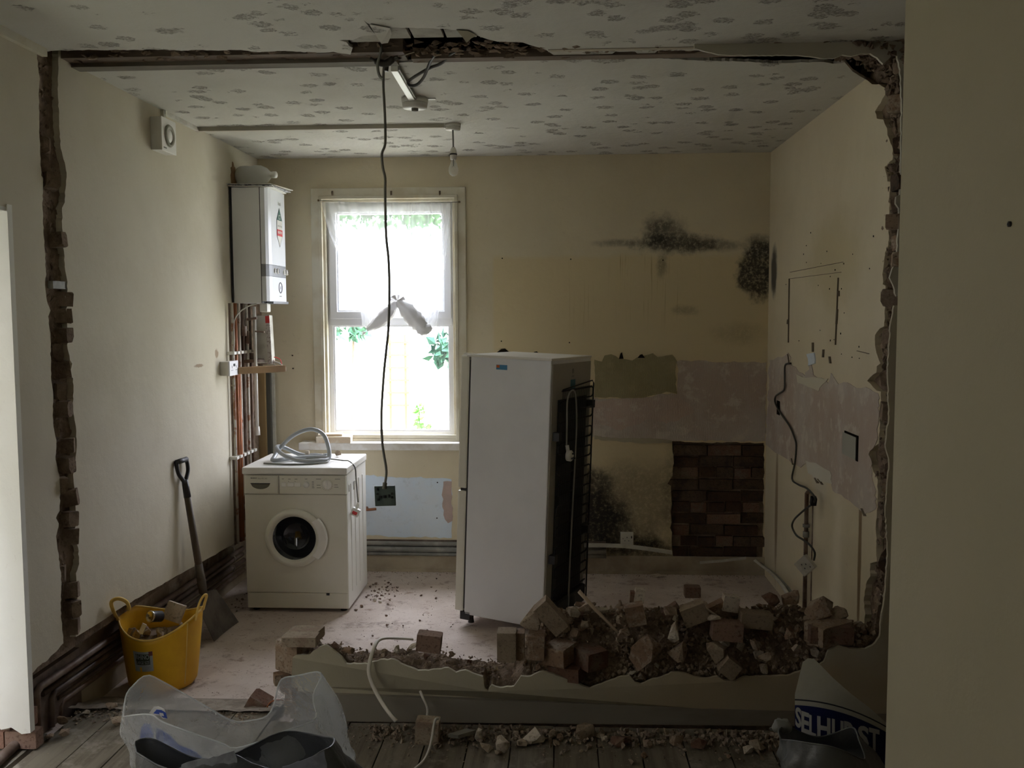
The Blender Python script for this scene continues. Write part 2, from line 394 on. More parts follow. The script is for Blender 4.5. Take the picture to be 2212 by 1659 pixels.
def struct(name, mb, m, **kw): return obj(name, mb, m, kind='structure', **kw)
def rot(ax, deg): return Matrix.Rotation(math.radians(deg), 3, ax)
def rockpts(c, sx, sy_, sz, n=16, m=None):
    m = m or Matrix.Identity(3); c = V(c); out = []
    for _ in range(n):
        d = V((random.gauss(0, 1), random.gauss(0, 1), random.gauss(0, 1))).normalized()
        mx = max(abs(d.x), abs(d.y), abs(d.z)); d = d / (mx ** .45) * random.uniform(.8, 1.05)
        out.append(c + m @ V((d.x * sx / 2, d.y * sy_ / 2, d.z * sz / 2)))
    return out
def brickpts(c, sx, sy_, sz, m=None, chip=.16):
    m = m or Matrix.Identity(3); c = V(c); out = []
    for x in (-1, 1):
        for y in (-1, 1):
            for z in (-1, 1):
                k_ = 1 - random.uniform(0, chip) * 1.6
                for a in range(3):
                    q = [x, y, z]; q[a] *= k_ - (random.random() * chip if random.random() < .4 else 0); out.append(c + m @ V((q[0] * sx / 2, q[1] * sy_ / 2, q[2] * sz / 2)))
    return out
def rndrot(a=180): return rot('X', random.uniform(-a, a)) @ rot('Y', random.uniform(-a, a)) @ rot('Z', random.uniform(-180, 180))
def text_geo(s, size=1, bold=.0):
    cu = bpy.data.curves.new('t', 'FONT'); cu.body = s; cu.size = size; cu.offset = bold; cu.resolution_u = 3
    o = bpy.data.objects.new('t', cu); COL.objects.link(o)
    dg = bpy.context.evaluated_depsgraph_get(); me = o.evaluated_get(dg).to_mesh()
    vs = [v.co.copy() for v in me.vertices]; fs = [tuple(p.vertices) for p in me.polygons]
    bpy.data.objects.remove(o); bpy.data.curves.remove(cu)
    if vs:
        x0 = min(v.x for v in vs); y0 = min(v.y for v in vs); x1 = max(v.x for v in vs); y1 = max(v.y for v in vs)
        vs = [V(((v.x - x0) / (x1 - x0), (v.y - y0) / (y1 - y0), 0)) for v in vs]      # unit box
    return vs, fs
def text_on(name, s, f, m, parent, bold=.02, label=None):     # f maps unit box (u, v) to a world point
    vs, fs = text_geo(s, 1, bold); mb = MB().add([f(v.x, v.y) for v in vs], fs)
    return obj(name, mb, m, parent, label=label)

# ================================================================== STRUCTURE
ZT = ZC + .22
# ---- back wall
wx0, wx1, wz0, wz1 = -1.60, -.66, .90, 2.52
patch = jag([(1452, 953), (1480, 955), (1530, 957), (1570, 955), (1600, 957), (1651, 957), (1650, 1212), (1600, 1212), (1520, 1214), (1453, 1210),
             (1452, 1150), (1447, 1140), (1452, 1128), (1448, 1105), (1452, 1090), (1450, 1050), (1442, 1045), (1453, 1028), (1455, 990)], 9, 1.6, True)
patch3 = [Wb(*p) for p in patch]
for p in patch3: p.x = min(p.x, XR - .003); p.z = max(p.z, .03)
win = [V((wx0, YB, wz0)), V((wx1, YB, wz0)), V((wx1, YB, wz1)), V((wx0, YB, wz1))]
wall_back = struct('wall_back', MB().prism([V((XL - .1, YB, 0)), V((XR + .02, YB, 0)), V((XR + .02, YB, ZT)), V((XL - .1, YB, ZT))], (0, .03, 0), [win, patch3]), M['wback'])
def deep(ws): return [p + V((0, .03, 0)) for p in ws]
struct('masonry', MB().prism([V((XL - .35, YB + .03, -.3)), V((XR + .35, YB + .03, -.3)), V((XR + .35, YB + .03, ZT)), V((XL - .35, YB + .03, ZT))], (0, .17, 0), [deep(win)]), M['scar'], parent=wall_back)
variants = []
for i in range(8):
    L_ = .215 if i < 5 else .10
    mb = MB().hull(brickpts((0, 0, 0), L_, .06, .066, rot('Y', random.uniform(-1.5, 1.5)), chip=.11))
    me = bpy.data.meshes.new('brick'); me.from_pydata(mb.v, [], mb.f); me.materials.append(M['oldbrick'] if i not in (1, 6) else M['brick']); variants.append(me)
def put_brick(me, loc, par, rz=0, sc=(1, 1, 1), rx=0):
    o = bpy.data.objects.new('brick', me); COL.objects.link(o); o.parent = par; o.location = V(loc) - OR[par.name]; o.rotation_euler = (math.radians(rx), 0, math.radians(rz)); o.scale = sc
    return o
for r_ in range(11):
    z = .065 + r_ * .0765
    x = .735 + (.06 if r_ % 2 else .115)
    hdr = r_ % 3 == 2
    while x < 1.36:
        L_ = .105 if hdr or random.random() < .15 else .215
        L_ = min(L_, (1.345 - (x - L_ * .5)) if x + L_ / 2 > 1.345 else L_)
        if L_ < .04: break
        put_brick(variants[random.choice((5, 6, 7)) if L_ < .15 else random.randrange(5)], (min(x, 1.343 - L_ / 2), YB + .040 + random.uniform(-.010, .012), z + random.uniform(-.005, .005)), wall_back,
                  random.uniform(-2, 2), (L_ / (.10 if L_ < .15 else .215), 1, 1 + random.uniform(-.04, .04)))
        x += L_ / 2 + .01 + (.0525 if hdr else .1075)
def layer(name, px, mt, thick=.003, amp=2, step=8, par=wall_back, ax='Y', val=YB, jagged=True, label=None):
    q = jag(px, step, amp, True) if jagged else px
    off = (0, -thick, 0) if ax == 'Y' else (-thick if val > 0 else thick, 0, 0)
    return obj(name, MB().prism([U(*p, ax, val) for p in q], off), mt, par, label=label)
layer('blue_paint', [(760, 1026), (800, 1027), (840, 1030), (900, 1031), (940, 1033), (975, 1035), (976, 1162), (900, 1160), (830, 1158), (760, 1156)], M['bluew'], .002, label='pale blue painted patch')
layer('pink_plaster', [(958, 1040), (976, 1040), (977, 1125), (968, 1130), (958, 1112), (956, 1060)], M['pinkw'], .004)
layer('tile_adhesive', [(1280, 860), (1340, 861), (1400, 858), (1430, 850), (1461, 852), (1466, 800), (1460, 780), (1500, 779), (1560, 782), (1620, 782), (1656, 783), (1653, 952), (1600, 954), (1540, 951), (1450, 953), (1400, 950), (1280, 944)], M['adh'], .004)
layer('pink_adhesive', [(1280, 868), (1320, 862), (1360, 864), (1440, 855), (1480, 868), (1500, 890), (1440, 915), (1400, 905), (1340, 930), (1300, 918), (1280, 900)], M['adhp'], .0052, 3)
layer('base_plaster', [(1284, 777), (1300, 781), (1306, 768), (1320, 765), (1330, 769), (1338, 775), (1352, 776), (1366, 779), (1376, 772), (1392, 768), (1410, 763), (1420, 771), (1440, 768), (1452, 766), (1462, 780), (1459, 810), (1461, 838), (1463, 851), (1440, 846), (1420, 852), (1395, 858), (1340, 860), (1284, 858)], M['olive'], .0045, 1.5, label='bare olive-brown base plaster')
layer('paint_edge', [(1284, 940), (1320, 946), (1420, 947), (1450, 951), (1450, 957), (1380, 957), (1284, 949)], mat('edge_cream', (.46, .41, .29), .9), .006, 1.2)
mb = MB()
for p in ((1085, 558), (1233, 560), (1432, 562), (1083, 737), (1230, 740), (632, 768), (633, 796), (945, 1042), (944, 1119)):
    w = Wb(*p); mb.lathe([(.0045, 0), (.0045, .004)], w + V((0, -.005, 0)), rot('X', -90), 8); mb.add([w + V((.0045 * math.cos(a), -.0055, .0045 * math.sin(a))) for a in [i * .785 for i in range(8)]], [tuple(range(8))])
obj('screw_hole', mb, M['hole'], wall_back, kind='stuff')
mb = MB()
for (x, y, w_, h_) in ((1087, 757, 14, 4), (1157, 762, 9, 3), (1342, 768, 5, 7), (1385, 769, 8, 4)):
    mb.prism([U(x - w_, y + h_, 'Y', YB), U(x + w_, y + h_, 'Y', YB), U(x + w_ * .3, y - h_, 'Y', YB), U(x - w_ * .3, y - h_ * .7, 'Y', YB)], (0, -.006, 0))
obj('plaster_chip', mb, M['hole'], wall_back, kind='stuff')

# ---- right wall
rp = [(1870, 118), (1858, 165), (1873, 173), (1884, 182), (1899, 182), (1912, 190), (1912, 205), (1902, 223), (1890, 241), (1894, 256), (1908, 258), (1916, 277), (1917, 292), (1929, 324), (1928, 345),
      (1911, 360), (1916, 380), (1917, 392), (1925, 393), (1921, 428), (1919, 530), (1912, 545), (1910, 560), (1906, 592), (1907, 614), (1913, 617), (1910, 705), (1901, 709), (1890, 724), (1890, 746), (1893, 762),
      (1902, 785), (1894, 791), (1893, 805), (1886, 809), (1873, 823), (1886, 836), (1894, 844), (1903, 846), (1899, 937), (1898, 958), (1887, 966), (1878, 974), (1878, 982), (1887, 1020), (1896, 1036), (1896, 1095),
      (1892, 1133), (1894, 1213), (1880, 1217), (1880, 1245), (1873, 1255), (1866, 1292), (1868, 1320), (1870, 1400)]
edge = [Wr(*p) for p in jag(rp, 7, 1.2)]
for p in edge: p.z = min(max(p.z, 0), ZT)
edge[0].z = ZT; edge[0].y = 4.1; edge[-1].z = 0
wall_right = struct('wall_right', MB().prism(edge + [V((XR, YB, 0)), V((XR, YB, ZT))], (.03, 0, 0)), M['wright'])
struct('masonry', MB().box(XR + .028, XR + .35, 2.55, YB + .2, -.3, ZT), M['scar'], parent=wall_right)
def rlayer(name, px, mt, th=.003, amp=2.5, label=None): return layer(name, px, mt, th, amp, 8, wall_right, 'X', XR, label=label)
rlayer('tile_adhesive', [(1663, 778), (1690, 772), (1703, 762), (1712, 790), (1740, 812), (1752, 780), (1758, 810), (1790, 828), (1796, 806), (1812, 830), (1830, 826), (1850, 838), (1870, 836), (1898, 850), (1896, 950), (1880, 975),
     (1884, 1030), (1893, 1060), (1892, 1100), (1872, 1108), (1868, 1112), (1840, 1085), (1800, 1060), (1790, 1030), (1745, 1000), (1730, 1010), (1710, 1000), (1690, 985), (1655, 960)], M['adh'], .003, 3, 'grey tile adhesive patch')
rlayer('paint_flake', [(1722, 808), (1745, 816), (1790, 818), (1770, 845), (1755, 838), (1740, 832), (1724, 826)], mat('flake', (.64, .60, .48), .8), .005, 2)
rlayer('bare_patch', [(1744, 765), (1760, 762), (1762, 785), (1748, 790)], M['bluew'], .006, 2)
rlayer('filler_patch', [(1742, 995), (1765, 1000), (1795, 1018), (1800, 1046), (1770, 1040), (1748, 1022)], mat('filler', (.66, .63, .54), .85), .0055, 2)
mb = MB()
for a, b, w_ in (((1708, 588), (1822, 566), .5), ((1707, 602), (1818, 588), .5), ((1706, 602), (1704, 740), .7), ((1812, 600), (1806, 745), .7), ((1810, 668), (1808, 700), 2), ((1813, 628), (1813, 640), 2), ((1703, 690), (1702, 700), 1.6),
                 ((1757, 740), (1757, 760), 2.2), ((1780, 755), (1779, 772), 2.2), ((1793, 770), (1795, 785), 2.4), ((1853, 758), (1878, 764), .9), ((1703, 765), (1706, 785), 1.4), ((1762, 1032), (1768, 1044), 3), ((1768, 1034), (1778, 1047), 2.4), ((1863, 1098), (1870, 1115), 3), ((1711, 990), (1714, 1004), 1.6)):
    w_ *= .6
    q = [(a[0] - w_, a[1]), (a[0] + w_, a[1]), (b[0] + w_, b[1]), (b[0] - w_, b[1])] if abs(a[1] - b[1]) > abs(a[0] - b[0]) else [(a[0], a[1] - w_), (b[0], b[1] - w_), (b[0], b[1] + w_), (a[0], a[1] + w_)]
    mb.prism([Wr(*p) for p in q], (-.0062, 0, 0))
obj('wall_scar', mb, mat('scar_brown', (.16, .125, .085), .9), wall_right, kind='stuff')
mb = MB()
for _ in range(26):
    w = Wr(random.uniform(1690, 1890), random.uniform(500, 780)); s_ = random.uniform(.002, .0045)
    mb.box(XR - .002, XR, w.y - s_, w.y + s_, w.z - s_, w.z + s_)
obj('screw_hole', mb, M['hole'], wall_right, kind='stuff')

# ---- left wall
se = [(126, 100), (126, 139), (125, 176), (128, 265), (131, 320), (140, 351), (144, 382), (140, 416), (140, 437), (134, 449), (135, 499), (140, 569), (143, 594), (146, 609), (145, 632), (141, 640), (147, 658), (143, 667), (145, 700),
      (148, 733), (145, 745), (151, 778), (156, 785), (151, 811), (158, 817), (158, 886), (164, 922), (166, 957), (162, 1000), (158, 1026), (162, 1060), (164, 1135), (159, 1151), (169, 1183), (171, 1218), (164, 1238), (169, 1278),
      (163, 1318), (164, 1376)]
se2 = [(210, 1348), (260, 1314), (340, 1268), (400, 1234), (440, 1212), (500, 1178), (512, 1168)]
fe = [(80, 98), (80, 121), (85, 164), (84, 228), (86, 305), (89, 379), (93, 385), (92, 452), (95, 514), (100, 594), (97, 609), (101, 648), (109, 671), (104, 684), (109, 729), (110, 814), (115, 853), (114, 892), (115, 915), (122, 951),
      (120, 993), (130, 1040), (129, 1103), (121, 1119), (127, 1131), (121, 1159), (129, 1215), (133, 1258), (131, 1318), (137, 1389), (127, 1401), (104, 1425), (81, 1441), (64, 1463)]
def WL(px, py): return U(px, py, 'X', XL)
YJ = 3.3
rear = [WL(*p) for p in jag(se, 7, 1.0)]; rear[0].z = ZT
bot = [WL(*p) for p in jag(se2, 9, .8)]
bot.append(V((XL, YB, bot[-1].z)))
wall_left = struct('wall_left', MB().prism(rear + bot + [V((XL, YB, ZT))], (-.028, 0, 0)), M['wleft'])
fr = [WL(*p) for p in jag(fe, 7, 1.0)]; fr[0].z = ZT
struct('plaster', MB().prism([V((XL, -1.6, 2.12)), V((XL, YJ, 2.12)), V((XL, YJ, fr[-1].z))] + fr[::-1] + [V((XL, -1.6, ZT))], (-.028, 0, 0)), M['wleft'], parent=wall_left)
mb = MB().box(XL - .33, XL - .026, YJ, YB + .2, .35, ZT).box(XL - .33, XL - .026, -1.6, YJ, 2.12, ZT)
struct('lower_plaster', MB().box(XL - .33, XL - .10, YJ + .02, YB + .2, -.3, .352), mat('grubby_lower_plaster', (.44, .38, .29), .9, (.24, .175, .125), 5, bump=.5, bscale=25, col3=(.13, .09, .065), s3=9), parent=wall_left)
struct('masonry', mb, M['scar'], parent=wall_left)
struct('plaster', MB().box(XL - .33, XL, -1.6, 1.0, 0, 2.12), M['wpier'], parent=wall_left)
jb = [(XL + .004, 2.13), (XL - .34, 2.13), (XL - .34, .25), (XL - .14, .22), (XL - .11, .17), (XL - .07, .18), (XL - .03, .155), (XL + .004, .16)]
struct('jamb', MB().prism([V((x, YJ + .012, z)) for x, z in jb], (0, -.03, 0)), M['jamb'], parent=wall_left)
struct('lintel_plaster', MB().box(XL - .33, XL, 1.0, YJ, 2.105, 2.12), M['jamb'], parent=wall_left)
for i, (x, y, z, w_) in enumerate(((-2.05, 3.33, .12, .12), (-2.16, 3.33, .12, .1), (-2.06, 3.33, .20, .1), (-2.17, 3.33, .20, .11), (-2.26, 3.33, .13, .1))):
    o = put_brick(variants[random.randrange(5)], (x, y, z), wall_left, random.uniform(-6, 6), (w_ / .215, .9, 1)); o.data = o.data.copy(); o.data.materials.clear(); o.data.materials.append(M['redbrick'])
# torn brick ends of the removed partition, left
def scarbricks(par, xf, y0, y1, side, z0, z1, mlist, dep):
    z = z0; r_ = 0
    while z < z1:
        h = random.uniform(.055, .068); d = random.uniform(*dep); yy0 = y0 + random.uniform(-.01, .015); yy1 = y1 + random.uniform(-.02, .015)
        if r_ % 2: d *= .45
        c = V((xf + side * (d / 2 - .02), (yy0 + yy1) / 2, z + h / 2))
        mb = MB().hull(brickpts(c, d + .04, yy1 - yy0, h, rndrot(7), .34))
        obj('brick', mb, random.choice(mlist), par)
        z += .075; r_ += 1
scarbricks(wall_left, XL - .035, 3.555, 3.71, 1, .42, ZC - .05, [M['scar'], M['scar'], M['scar']], (.0, .014))
scarbricks(wall_right, XR + .02, YF(XR) + .015, YF(XR) + .16, -1, .40, ZC - .03, [M['oldbrick'], M['rubble'], M['scar'], M['scar']], (.035, .085))
mb = MB()
for par_, xx_, y0, y1, n_ in ((wall_left, XL - .03, 3.55, 3.71, 420), (wall_right, XR + .012, 3.78, 4.0, 520), (wall_right, XR - .025, 3.62, 3.80, 700)):
    mb = MB()
    for _ in range(n_):
        s_ = random.uniform(.012, .035); mb.hull(rockpts((xx_ + random.uniform(-.006, .006), random.uniform(y0, y1), random.uniform(.38, ZC - .02)), s_ * .8, s_, s_ * 1.3, 9))
    obj('mortar_rubble', mb, M['scar'], par_, kind='stuff')
obj('fixing_plate', MB().box(XL - .03, XL - .004, 3.58, 3.70, 1.835, 1.865), M['greypipe'], wall_left)

# ---- ceiling
cf = [(60, 110), (95, 112), (128, 109), (200, 108), (300, 108), (350, 107), (390, 110), (430, 108), (480, 109), (520, 108), (560, 113), (600, 110), (640, 112), (690, 114), (720, 112), (757, 118), (762, 103), (756, 101), (748, 91), (733, 87), (761, 87), (781, 78),
      (811, 75), (800, 62), (786, 44), (800, 53), (812, 66), (842, 61), (877, 60), (953, 62), (986, 65), (1010, 72), (1029, 76), (1054, 85), (1075, 90), (1130, 92), (1158, 101), (1180, 108), (1196, 119), (1230, 120), (1300, 119), (1322, 117),
      (1330, 111), (1372, 112), (1380, 118), (1410, 119), (1420, 110), (1500, 109), (1560, 110), (1572, 117), (1610, 119), (1622, 109), (1680, 110), (1700, 117)]
cf3 = [U(*p, 'Z', ZC) for p in jag(cf, 8, .8)]
cf3[0].x = XL - .05; cf3 = [p for p in cf3]
ceiling = struct('ceiling', MB().prism([V((XL - .05, -1.6, ZC))] + cf3 + [V((XR + .3, 3.74, ZC)), V((3.4, 3.74, ZC)), V((3.4, -1.6, ZC))], (0, 0, .012)), M['ceil'])
cb = [(120, 137), (240, 139), (420, 140), (640, 139), (780, 138), (815, 140), (905, 133), (1000, 131), (1080, 130), (1150, 128), (1240, 127), (1330, 128), (1420, 126), (1500, 130), (1600, 133), (1680, 137), (1722, 135), (1780, 134), (1800, 138), (1825, 135), (1842, 155), (1858, 165), (1880, 178)]
cb3 = [U(*p, 'Z', ZC) for p in jag(cb, 8, .9)]
cb3[0].x = XL; cb3[-1].x = XR + .02
struct('plasterboard', MB().prism(cb3 + [V((XR + .02, YB, ZC)), V((XL, YB, ZC))], (0, 0, .012)), M['ceil'], parent=ceiling)
struct('upper_floor', MB().box(-2.4, 3.4, -1.7, YB + .2, ZC + .16, ZC + .25), M['hole'], parent=ceiling)
x = -.93
for i in range(9):
    w_ = .125
    mb = MB().box(x, x + w_ - .012, 3.0, 3.585 + random.uniform(-.02, .01) + (.05 if i < 2 else 0), ZC + .016 + (i % 2) * .002, ZC + .032)
    obj('board', mb, M['lathboard'], ceiling); x += w_
# timber plate, lath and rough masonry left in the slot
mb = MB().box(XL - .02, -.62, 3.70, 3.83, ZC + .002, ZC + .06); obj('timber_plate', mb, M['woodx'], ceiling)
mb = MB().box(XL, -.66, 3.775, 3.845, ZC - .014, ZC + .004); obj('timber_plate', mb, mat('dusty_timber', (.20, .18, .145), .85, (.13, .11, .085), 6, stretch=(.2, 1, 1)), ceiling)
mb = MB().box(-.6, XR, 3.78, 3.84, ZC - .004, ZC + .03); obj('timber_plate', mb, M['woodx'], ceiling)
obj('lath', MB().box(-.05, 1.0, 3.70, 3.725, ZC - .003, ZC + .006), mat('pale_lath', (.42, .37, .28), .8), ceiling)
mb = MB()
for _ in range(700):
    x = random.uniform(XL, XR); s_ = random.uniform(.012, .04); mb.hull(rockpts((x, random.uniform(3.66, 3.82), ZC + random.uniform(.0, .04)), s_ * 1.5, s_, s_ * .6, 8))
for _ in range(500):
    t = random.random() ** .7; x = 1.0 + .36 * t; s_ = random.uniform(.015, .045); mb.hull(rockpts((x, random.uniform(3.66, 3.9), ZC - random.uniform(-.02, .14) * t ** 2 + .01), s_, s_, s_ * .8, 8))
obj('broken_mortar', mb, M['scar'], ceiling, kind='stuff')
# remains of the partition's plaster under the ceiling, right
hd = [(1500, 104), (1520, 110), (1560, 118), (1618, 119), (1700, 119), (1740, 121), (1760, 123), (1775, 126), (1800, 126), (1820, 118), (1840, 121), (1858, 116), (1880, 115), (1895, 124), (1908, 138), (1920, 128), (1931, 115), (1938, 120), (1945, 150), (1948, 230), (1947, 330), (1944, 420), (1936, 425), (1935, 440), (1942, 450), (1938, 560), (1925, 590), (1922, 600), (1928, 612), (1936, 640)]
q = [UP(*p, .05) for p in jag(hd, 7, 1.2)]
q = [q_ for q_ in q if q_.x < XR + .04]
for p in q: p.z = min(p.z, ZC - .002)
struct('partition_head', MB().prism([V((q[0].x, q[0].y, ZC + .01))] + q + [V((XR + .05, q[-1].y, q[-1].z)), V((XR + .05, q[-1].y, ZC + .01))], (0, .014, 0)), mat('head_plaster', (.50, .48, .39), .85), parent=ceiling)

# ---- floors
floor = struct('floor', MB().box(-2.6, 3.4, 3.66, YB + .3, -.12, 0).box(-2.6, 3.4, -1.7, 3.66, -.12, FZ - .028), M['floorb'])
x = -2.006
while x < 2.9:
    y1 = 3.72 + random.uniform(-.02, .04) if x < -1.25 else 3.60
    obj('floorboard', MB().box(x + .002, x + .161, -1.6, y1, FZ - .024, FZ + random.uniform(-.0015, .0015)), M['board'], floor); x += .165
obj('floorboard', MB().box(-2.6, -2.03, -1.6, 3.45, FZ - .024, FZ - .002), M['board'], floor)

# ---- other walls of the front room
struct('wall_pier', MB().box(.921, 1.4, -1.6, 2.6, FZ - .03, ZT), M['wpier'])
struct('wall_front', MB().box(-2.4, 1.5, -1.8, -1.6, 0, ZT), M['wpier'])
obj('nail', MB().lathe([(.006, 0), (.006, .006), (.002, .007)], U(2183, 484, 'X', .921) + V((.001, 0, 0)), rot('Y', -90), 8), M['dplast'], bpy.data.objects['wall_pier'])
# cornice strip left
cs = [U(*p, 'X', XL) for p in ((0, 72), (95, 119))]
struct('trim_1', MB().box(XL, XL + .022, 1.0, 3.56, ZC - .03, ZC), M['casing'])

# ---- low remains of the partition
pe = [(632, 1421), (640, 1416), (668, 1415), (690, 1398), (703, 1393), (718, 1404), (738, 1420), (748, 1434), (795, 1435), (805, 1430), (822, 1425), (852, 1425), (866, 1434), (880, 1440), (903, 1449), (925, 1449), (945, 1446),
      (968, 1443), (985, 1453), (1005, 1448), (1030, 1458), (1043, 1462), (1048, 1490), (1054, 1494), (1062, 1480), (1080, 1486), (1110, 1483), (1125, 1461), (1147, 1461), (1165, 1452), (1180, 1452), (1210, 1462), (1240, 1470),
      (1262, 1483), (1275, 1487), (1300, 1478), (1335, 1464), (1360, 1459), (1372, 1475), (1385, 1478), (1410, 1467), (1430, 1463), (1450, 1453), (1475, 1454), (1500, 1462), (1525, 1466), (1550, 1461), (1565, 1470), (1590, 1472),
      (1605, 1463), (1650, 1461), (1700, 1460), (1725, 1452), (1765, 1440), (1780, 1430), (1790, 1405), (1812, 1393), (1835, 1401), (1870, 1402), (1885, 1395), (1900, 1376), (1903, 1340), (1912, 1280), (1918, 1200), (1913, 1100), (1921, 1000),
      (1913, 960), (1921, 900), (1918, 800), (1924, 700), (1932, 660)]
pj = jag(pe, 7, 1.2)
q = [UP(*p) for p in pj]
x0 = UP(625, 1465).x
poly = [V((x0 - .012, YF(x0) + .04, FZ)), V((x0 - .005, YF(x0) + .04, .22))] + q + [V((XR + .05, q[-1].y + .002, q[-1].z)), V((XR + .05, YF(XR) + .04, FZ))]
wall_low = struct('wall_middle', MB().prism(poly, (0, .014, 0)), M['wlow'])
zf = sorted([(p.x, p.z) for p in q if p.z < .62])
def interp(tab, x):
    if x <= tab[0][0]: return tab[0][1]
    for (a, za), (b, zb) in zip(tab, tab[1:]):
        if x <= b: return za + (zb - za) * (x - a) / max(b - a, 1e-6)
    return tab[-1][1]
cr_px = [(603, 1380), (640, 1377), (680, 1379), (690, 1392), (720, 1396), (745, 1407), (800, 1410), (850, 1407), (890, 1402), (960, 1408), (1000, 1427), (1050, 1430), (1085, 1425), (1125, 1400), (1150, 1365), (1170, 1340), (1200, 1325), (1260, 1318),
         (1400, 1320), (1500, 1312), (1600, 1318), (1700, 1312), (1780, 1315), (1830, 1335), (1870, 1362), (1905, 1372)]
crest = [(p.x, p.z) for p in (UP(*p, .16) for p in cr_px)]
back = [(-1.3, .14), (-.25, .14), (0, .40), (.6, .55), (1.2, .55), (1.4, .4)]       # depth of the spill behind
def heap_z(x, y):
    yf = YF(x) + .04 + .012; t = (y - yf)
    a, c = interp(zf, x) - .012, interp(crest, x) - .02
    if t <= .16: s_ = min(max(t / .15, 0), 1); z = a + (c - a) * (s_ ** .8)
    else: z = c * max(0, 1 - (t - .16) / interp(back, x)) ** .8 if interp(back, x) > .15 else c - .02
    return z
mb = MB(); nx, ny = 330, 60
gx = [x0 - .005 + (XR + .03 - x0) * i / nx for i in range(nx + 1)]
vs, fs = [], []
for x in gx:
    yf = YF(x) + .052; bk = max(interp(back, x), .0)
    for j in range(ny + 1):
        if bk < .2:
            if j < 36: t = .155 * j / 35; z = heap_z(x, yf + t)
            else: t = .16 + .003 * (j - 36); z = interp(crest, x) * (1 - (j - 35) / (ny - 35)) - .02
        else:
            t = (.16 + bk) * j / ny; z = heap_z(x, yf + t)
        nz = noise.fractal(V((x * 14, (yf + t) * 14, z * 4)), .8, 2.1, 5) * .016 + noise.noise(V((x * 60, t * 60, 3))) * .004
        vs.append(V((x, yf + t + (0 if j == 0 else nz * .5), max(z + (nz if j else 0), -.01))))
n1 = ny + 1
for i in range(nx):
    for j in range(ny): fs.append((i * n1 + j, (i + 1) * n1 + j, (i + 1) * n1 + j + 1, i * n1 + j + 1))
mb.add(vs, fs)
front = [V((x, YF(x) + .053, -.0)) for x in gx]; b0 = len(mb.v); mb.add(front + [vs[i * n1] for i in range(nx + 1)], [(i, i + 1, nx + 2 + i, nx + 1 + i) for i in range(nx)])
mb.add([V((gx[0], YF(gx[0]) + .053, 0))] + vs[:n1], [(0, i, i + 1) for i in range(1, n1)])
struct('rubble_core', mb, M['scar'], parent=wall_low)
# brick ends at the left end of the low wall
for (a, b, c_, d) in ((607, 684, 1376, 1396), (603, 640, 1397, 1421), (605, 633, 1422, 1463), (604, 628, 1465, 1488), (606, 630, 1490, 1515), (606, 630, 1517, 1545)):
    p0, p1 = UP(a, d, .02), UP(b, c_, .02)
    obj('brick', MB().hull(brickpts(((p0.x + p1.x) / 2, p0.y + .07, (p0.z + p1.z) / 2), p1.x - p0.x, .13, p1.z - p0.z, rndrot(2), .12)), M['mortar'] if d < 1400 else M['rubble'], wall_low)
for (a, b, c_, d) in ((1140, 1176, 1378, 1428), (1178, 1240, 1402, 1440), (1242, 1306, 1410, 1448), (1190, 1262, 1446, 1474), (1752, 1845, 1352, 1394)):
    p0, p1 = UP(a, d, .0), UP(b, c_, .0)
    obj('brick', MB().hull(brickpts(((p0.x + p1.x) / 2, p0.y + .055, (p0.z + p1.z) / 2), p1.x - p0.x, .10, p1.z - p0.z, rndrot(3), .12)), M['brick'] if d < 1390 or d > 1441 else M['rubble'], wall_low)
# skirting on the low wall
s0, s1 = U(700, 1506, 'Y', 3.58), U(1905, 1552, 'Y', 3.62)
mb = MB().prism([V((x0 + .02, YF(x0) + .02, FZ)), V((XR, YF(XR) + .02, FZ)), V((XR, YF(XR) + .02, s1.z)), V((x0 + .02, YF(x0) + .02, s0.z + .004))], (0, .021, 0))
struct('baseboard_middle', mb, M['skirtf'])
# back skirting and pipes behind
struct('baseboard_back', MB().box(XL - .08, XR, YB - .02, YB, 0, .118).box(XL - .08, XR, YB - .027, YB, 0, .02), M['skirtb'])
struct('baseboard_left', MB().box(XL - .10, XL - .078, 3.75, YB, 0, .155), M['skirtb'])

# ---- window
wn = thing('window_1', None, None, (-1.13, YB, .9), kind='structure')
cx0, cx1, cz0, cz1 = -1.644, -.621, .90, 2.556
def frame3(x0, x1, z0, z1, w, y0, y1, name, mt, par=wn, bev=.004):
    return obj(name, MB().ring(x0, x1, z0, z1, w, y0, y1), mt, par, bevel=bev)
frame3(cx0, cx1, .86, cz1, .068, YB - .022, YB + .0, 'casing', M['casing'])
frame3(cx0 + .052, cx1 - .052, .88, cz1 - .05, .022, YB - .03, YB - .002, 'casing_bead', M['casing'])
frame3(cx0 + .06, cx1 - .06, .885, cz1 - .06, .03, YB - .002, YB + .16, 'reveal', M['casing'])
frame3(cx0 + .085, cx1 - .085, .91, cz1 - .085, .034, YB + .045, YB + .115, 'frame', M['upvc'])
frame3(cx0 + .105, cx1 - .105, 1.70, cz1 - .105, .048, YB + .025, YB + .085, 'opening_sash', M['upvc'])
frame3(cx0 + .150, cx1 - .150, 1.745, cz1 - .150, .014, YB + .04, YB + .09, 'glazing_bead', M['upvc'])
obj('transom', MB().box(cx0 + .1, cx1 - .1, YB + .04, YB + .10, 1.655, 1.712), M['upvc'], wn, bevel=.004)
frame3(cx0 + .115, cx1 - .115, .94, 1.66, .014, YB + .05, YB + .09, 'glazing_bead', M['upvc'])
obj('pane', MB().box(cx0 + .15, cx1 - .15, YB + .070, YB + .074, 1.74, cz1 - .15), M['glass'], wn)
obj('pane', MB().box(cx0 + .12, cx1 - .12, YB + .076, YB + .080, .945, 1.66), M['glass'], wn)
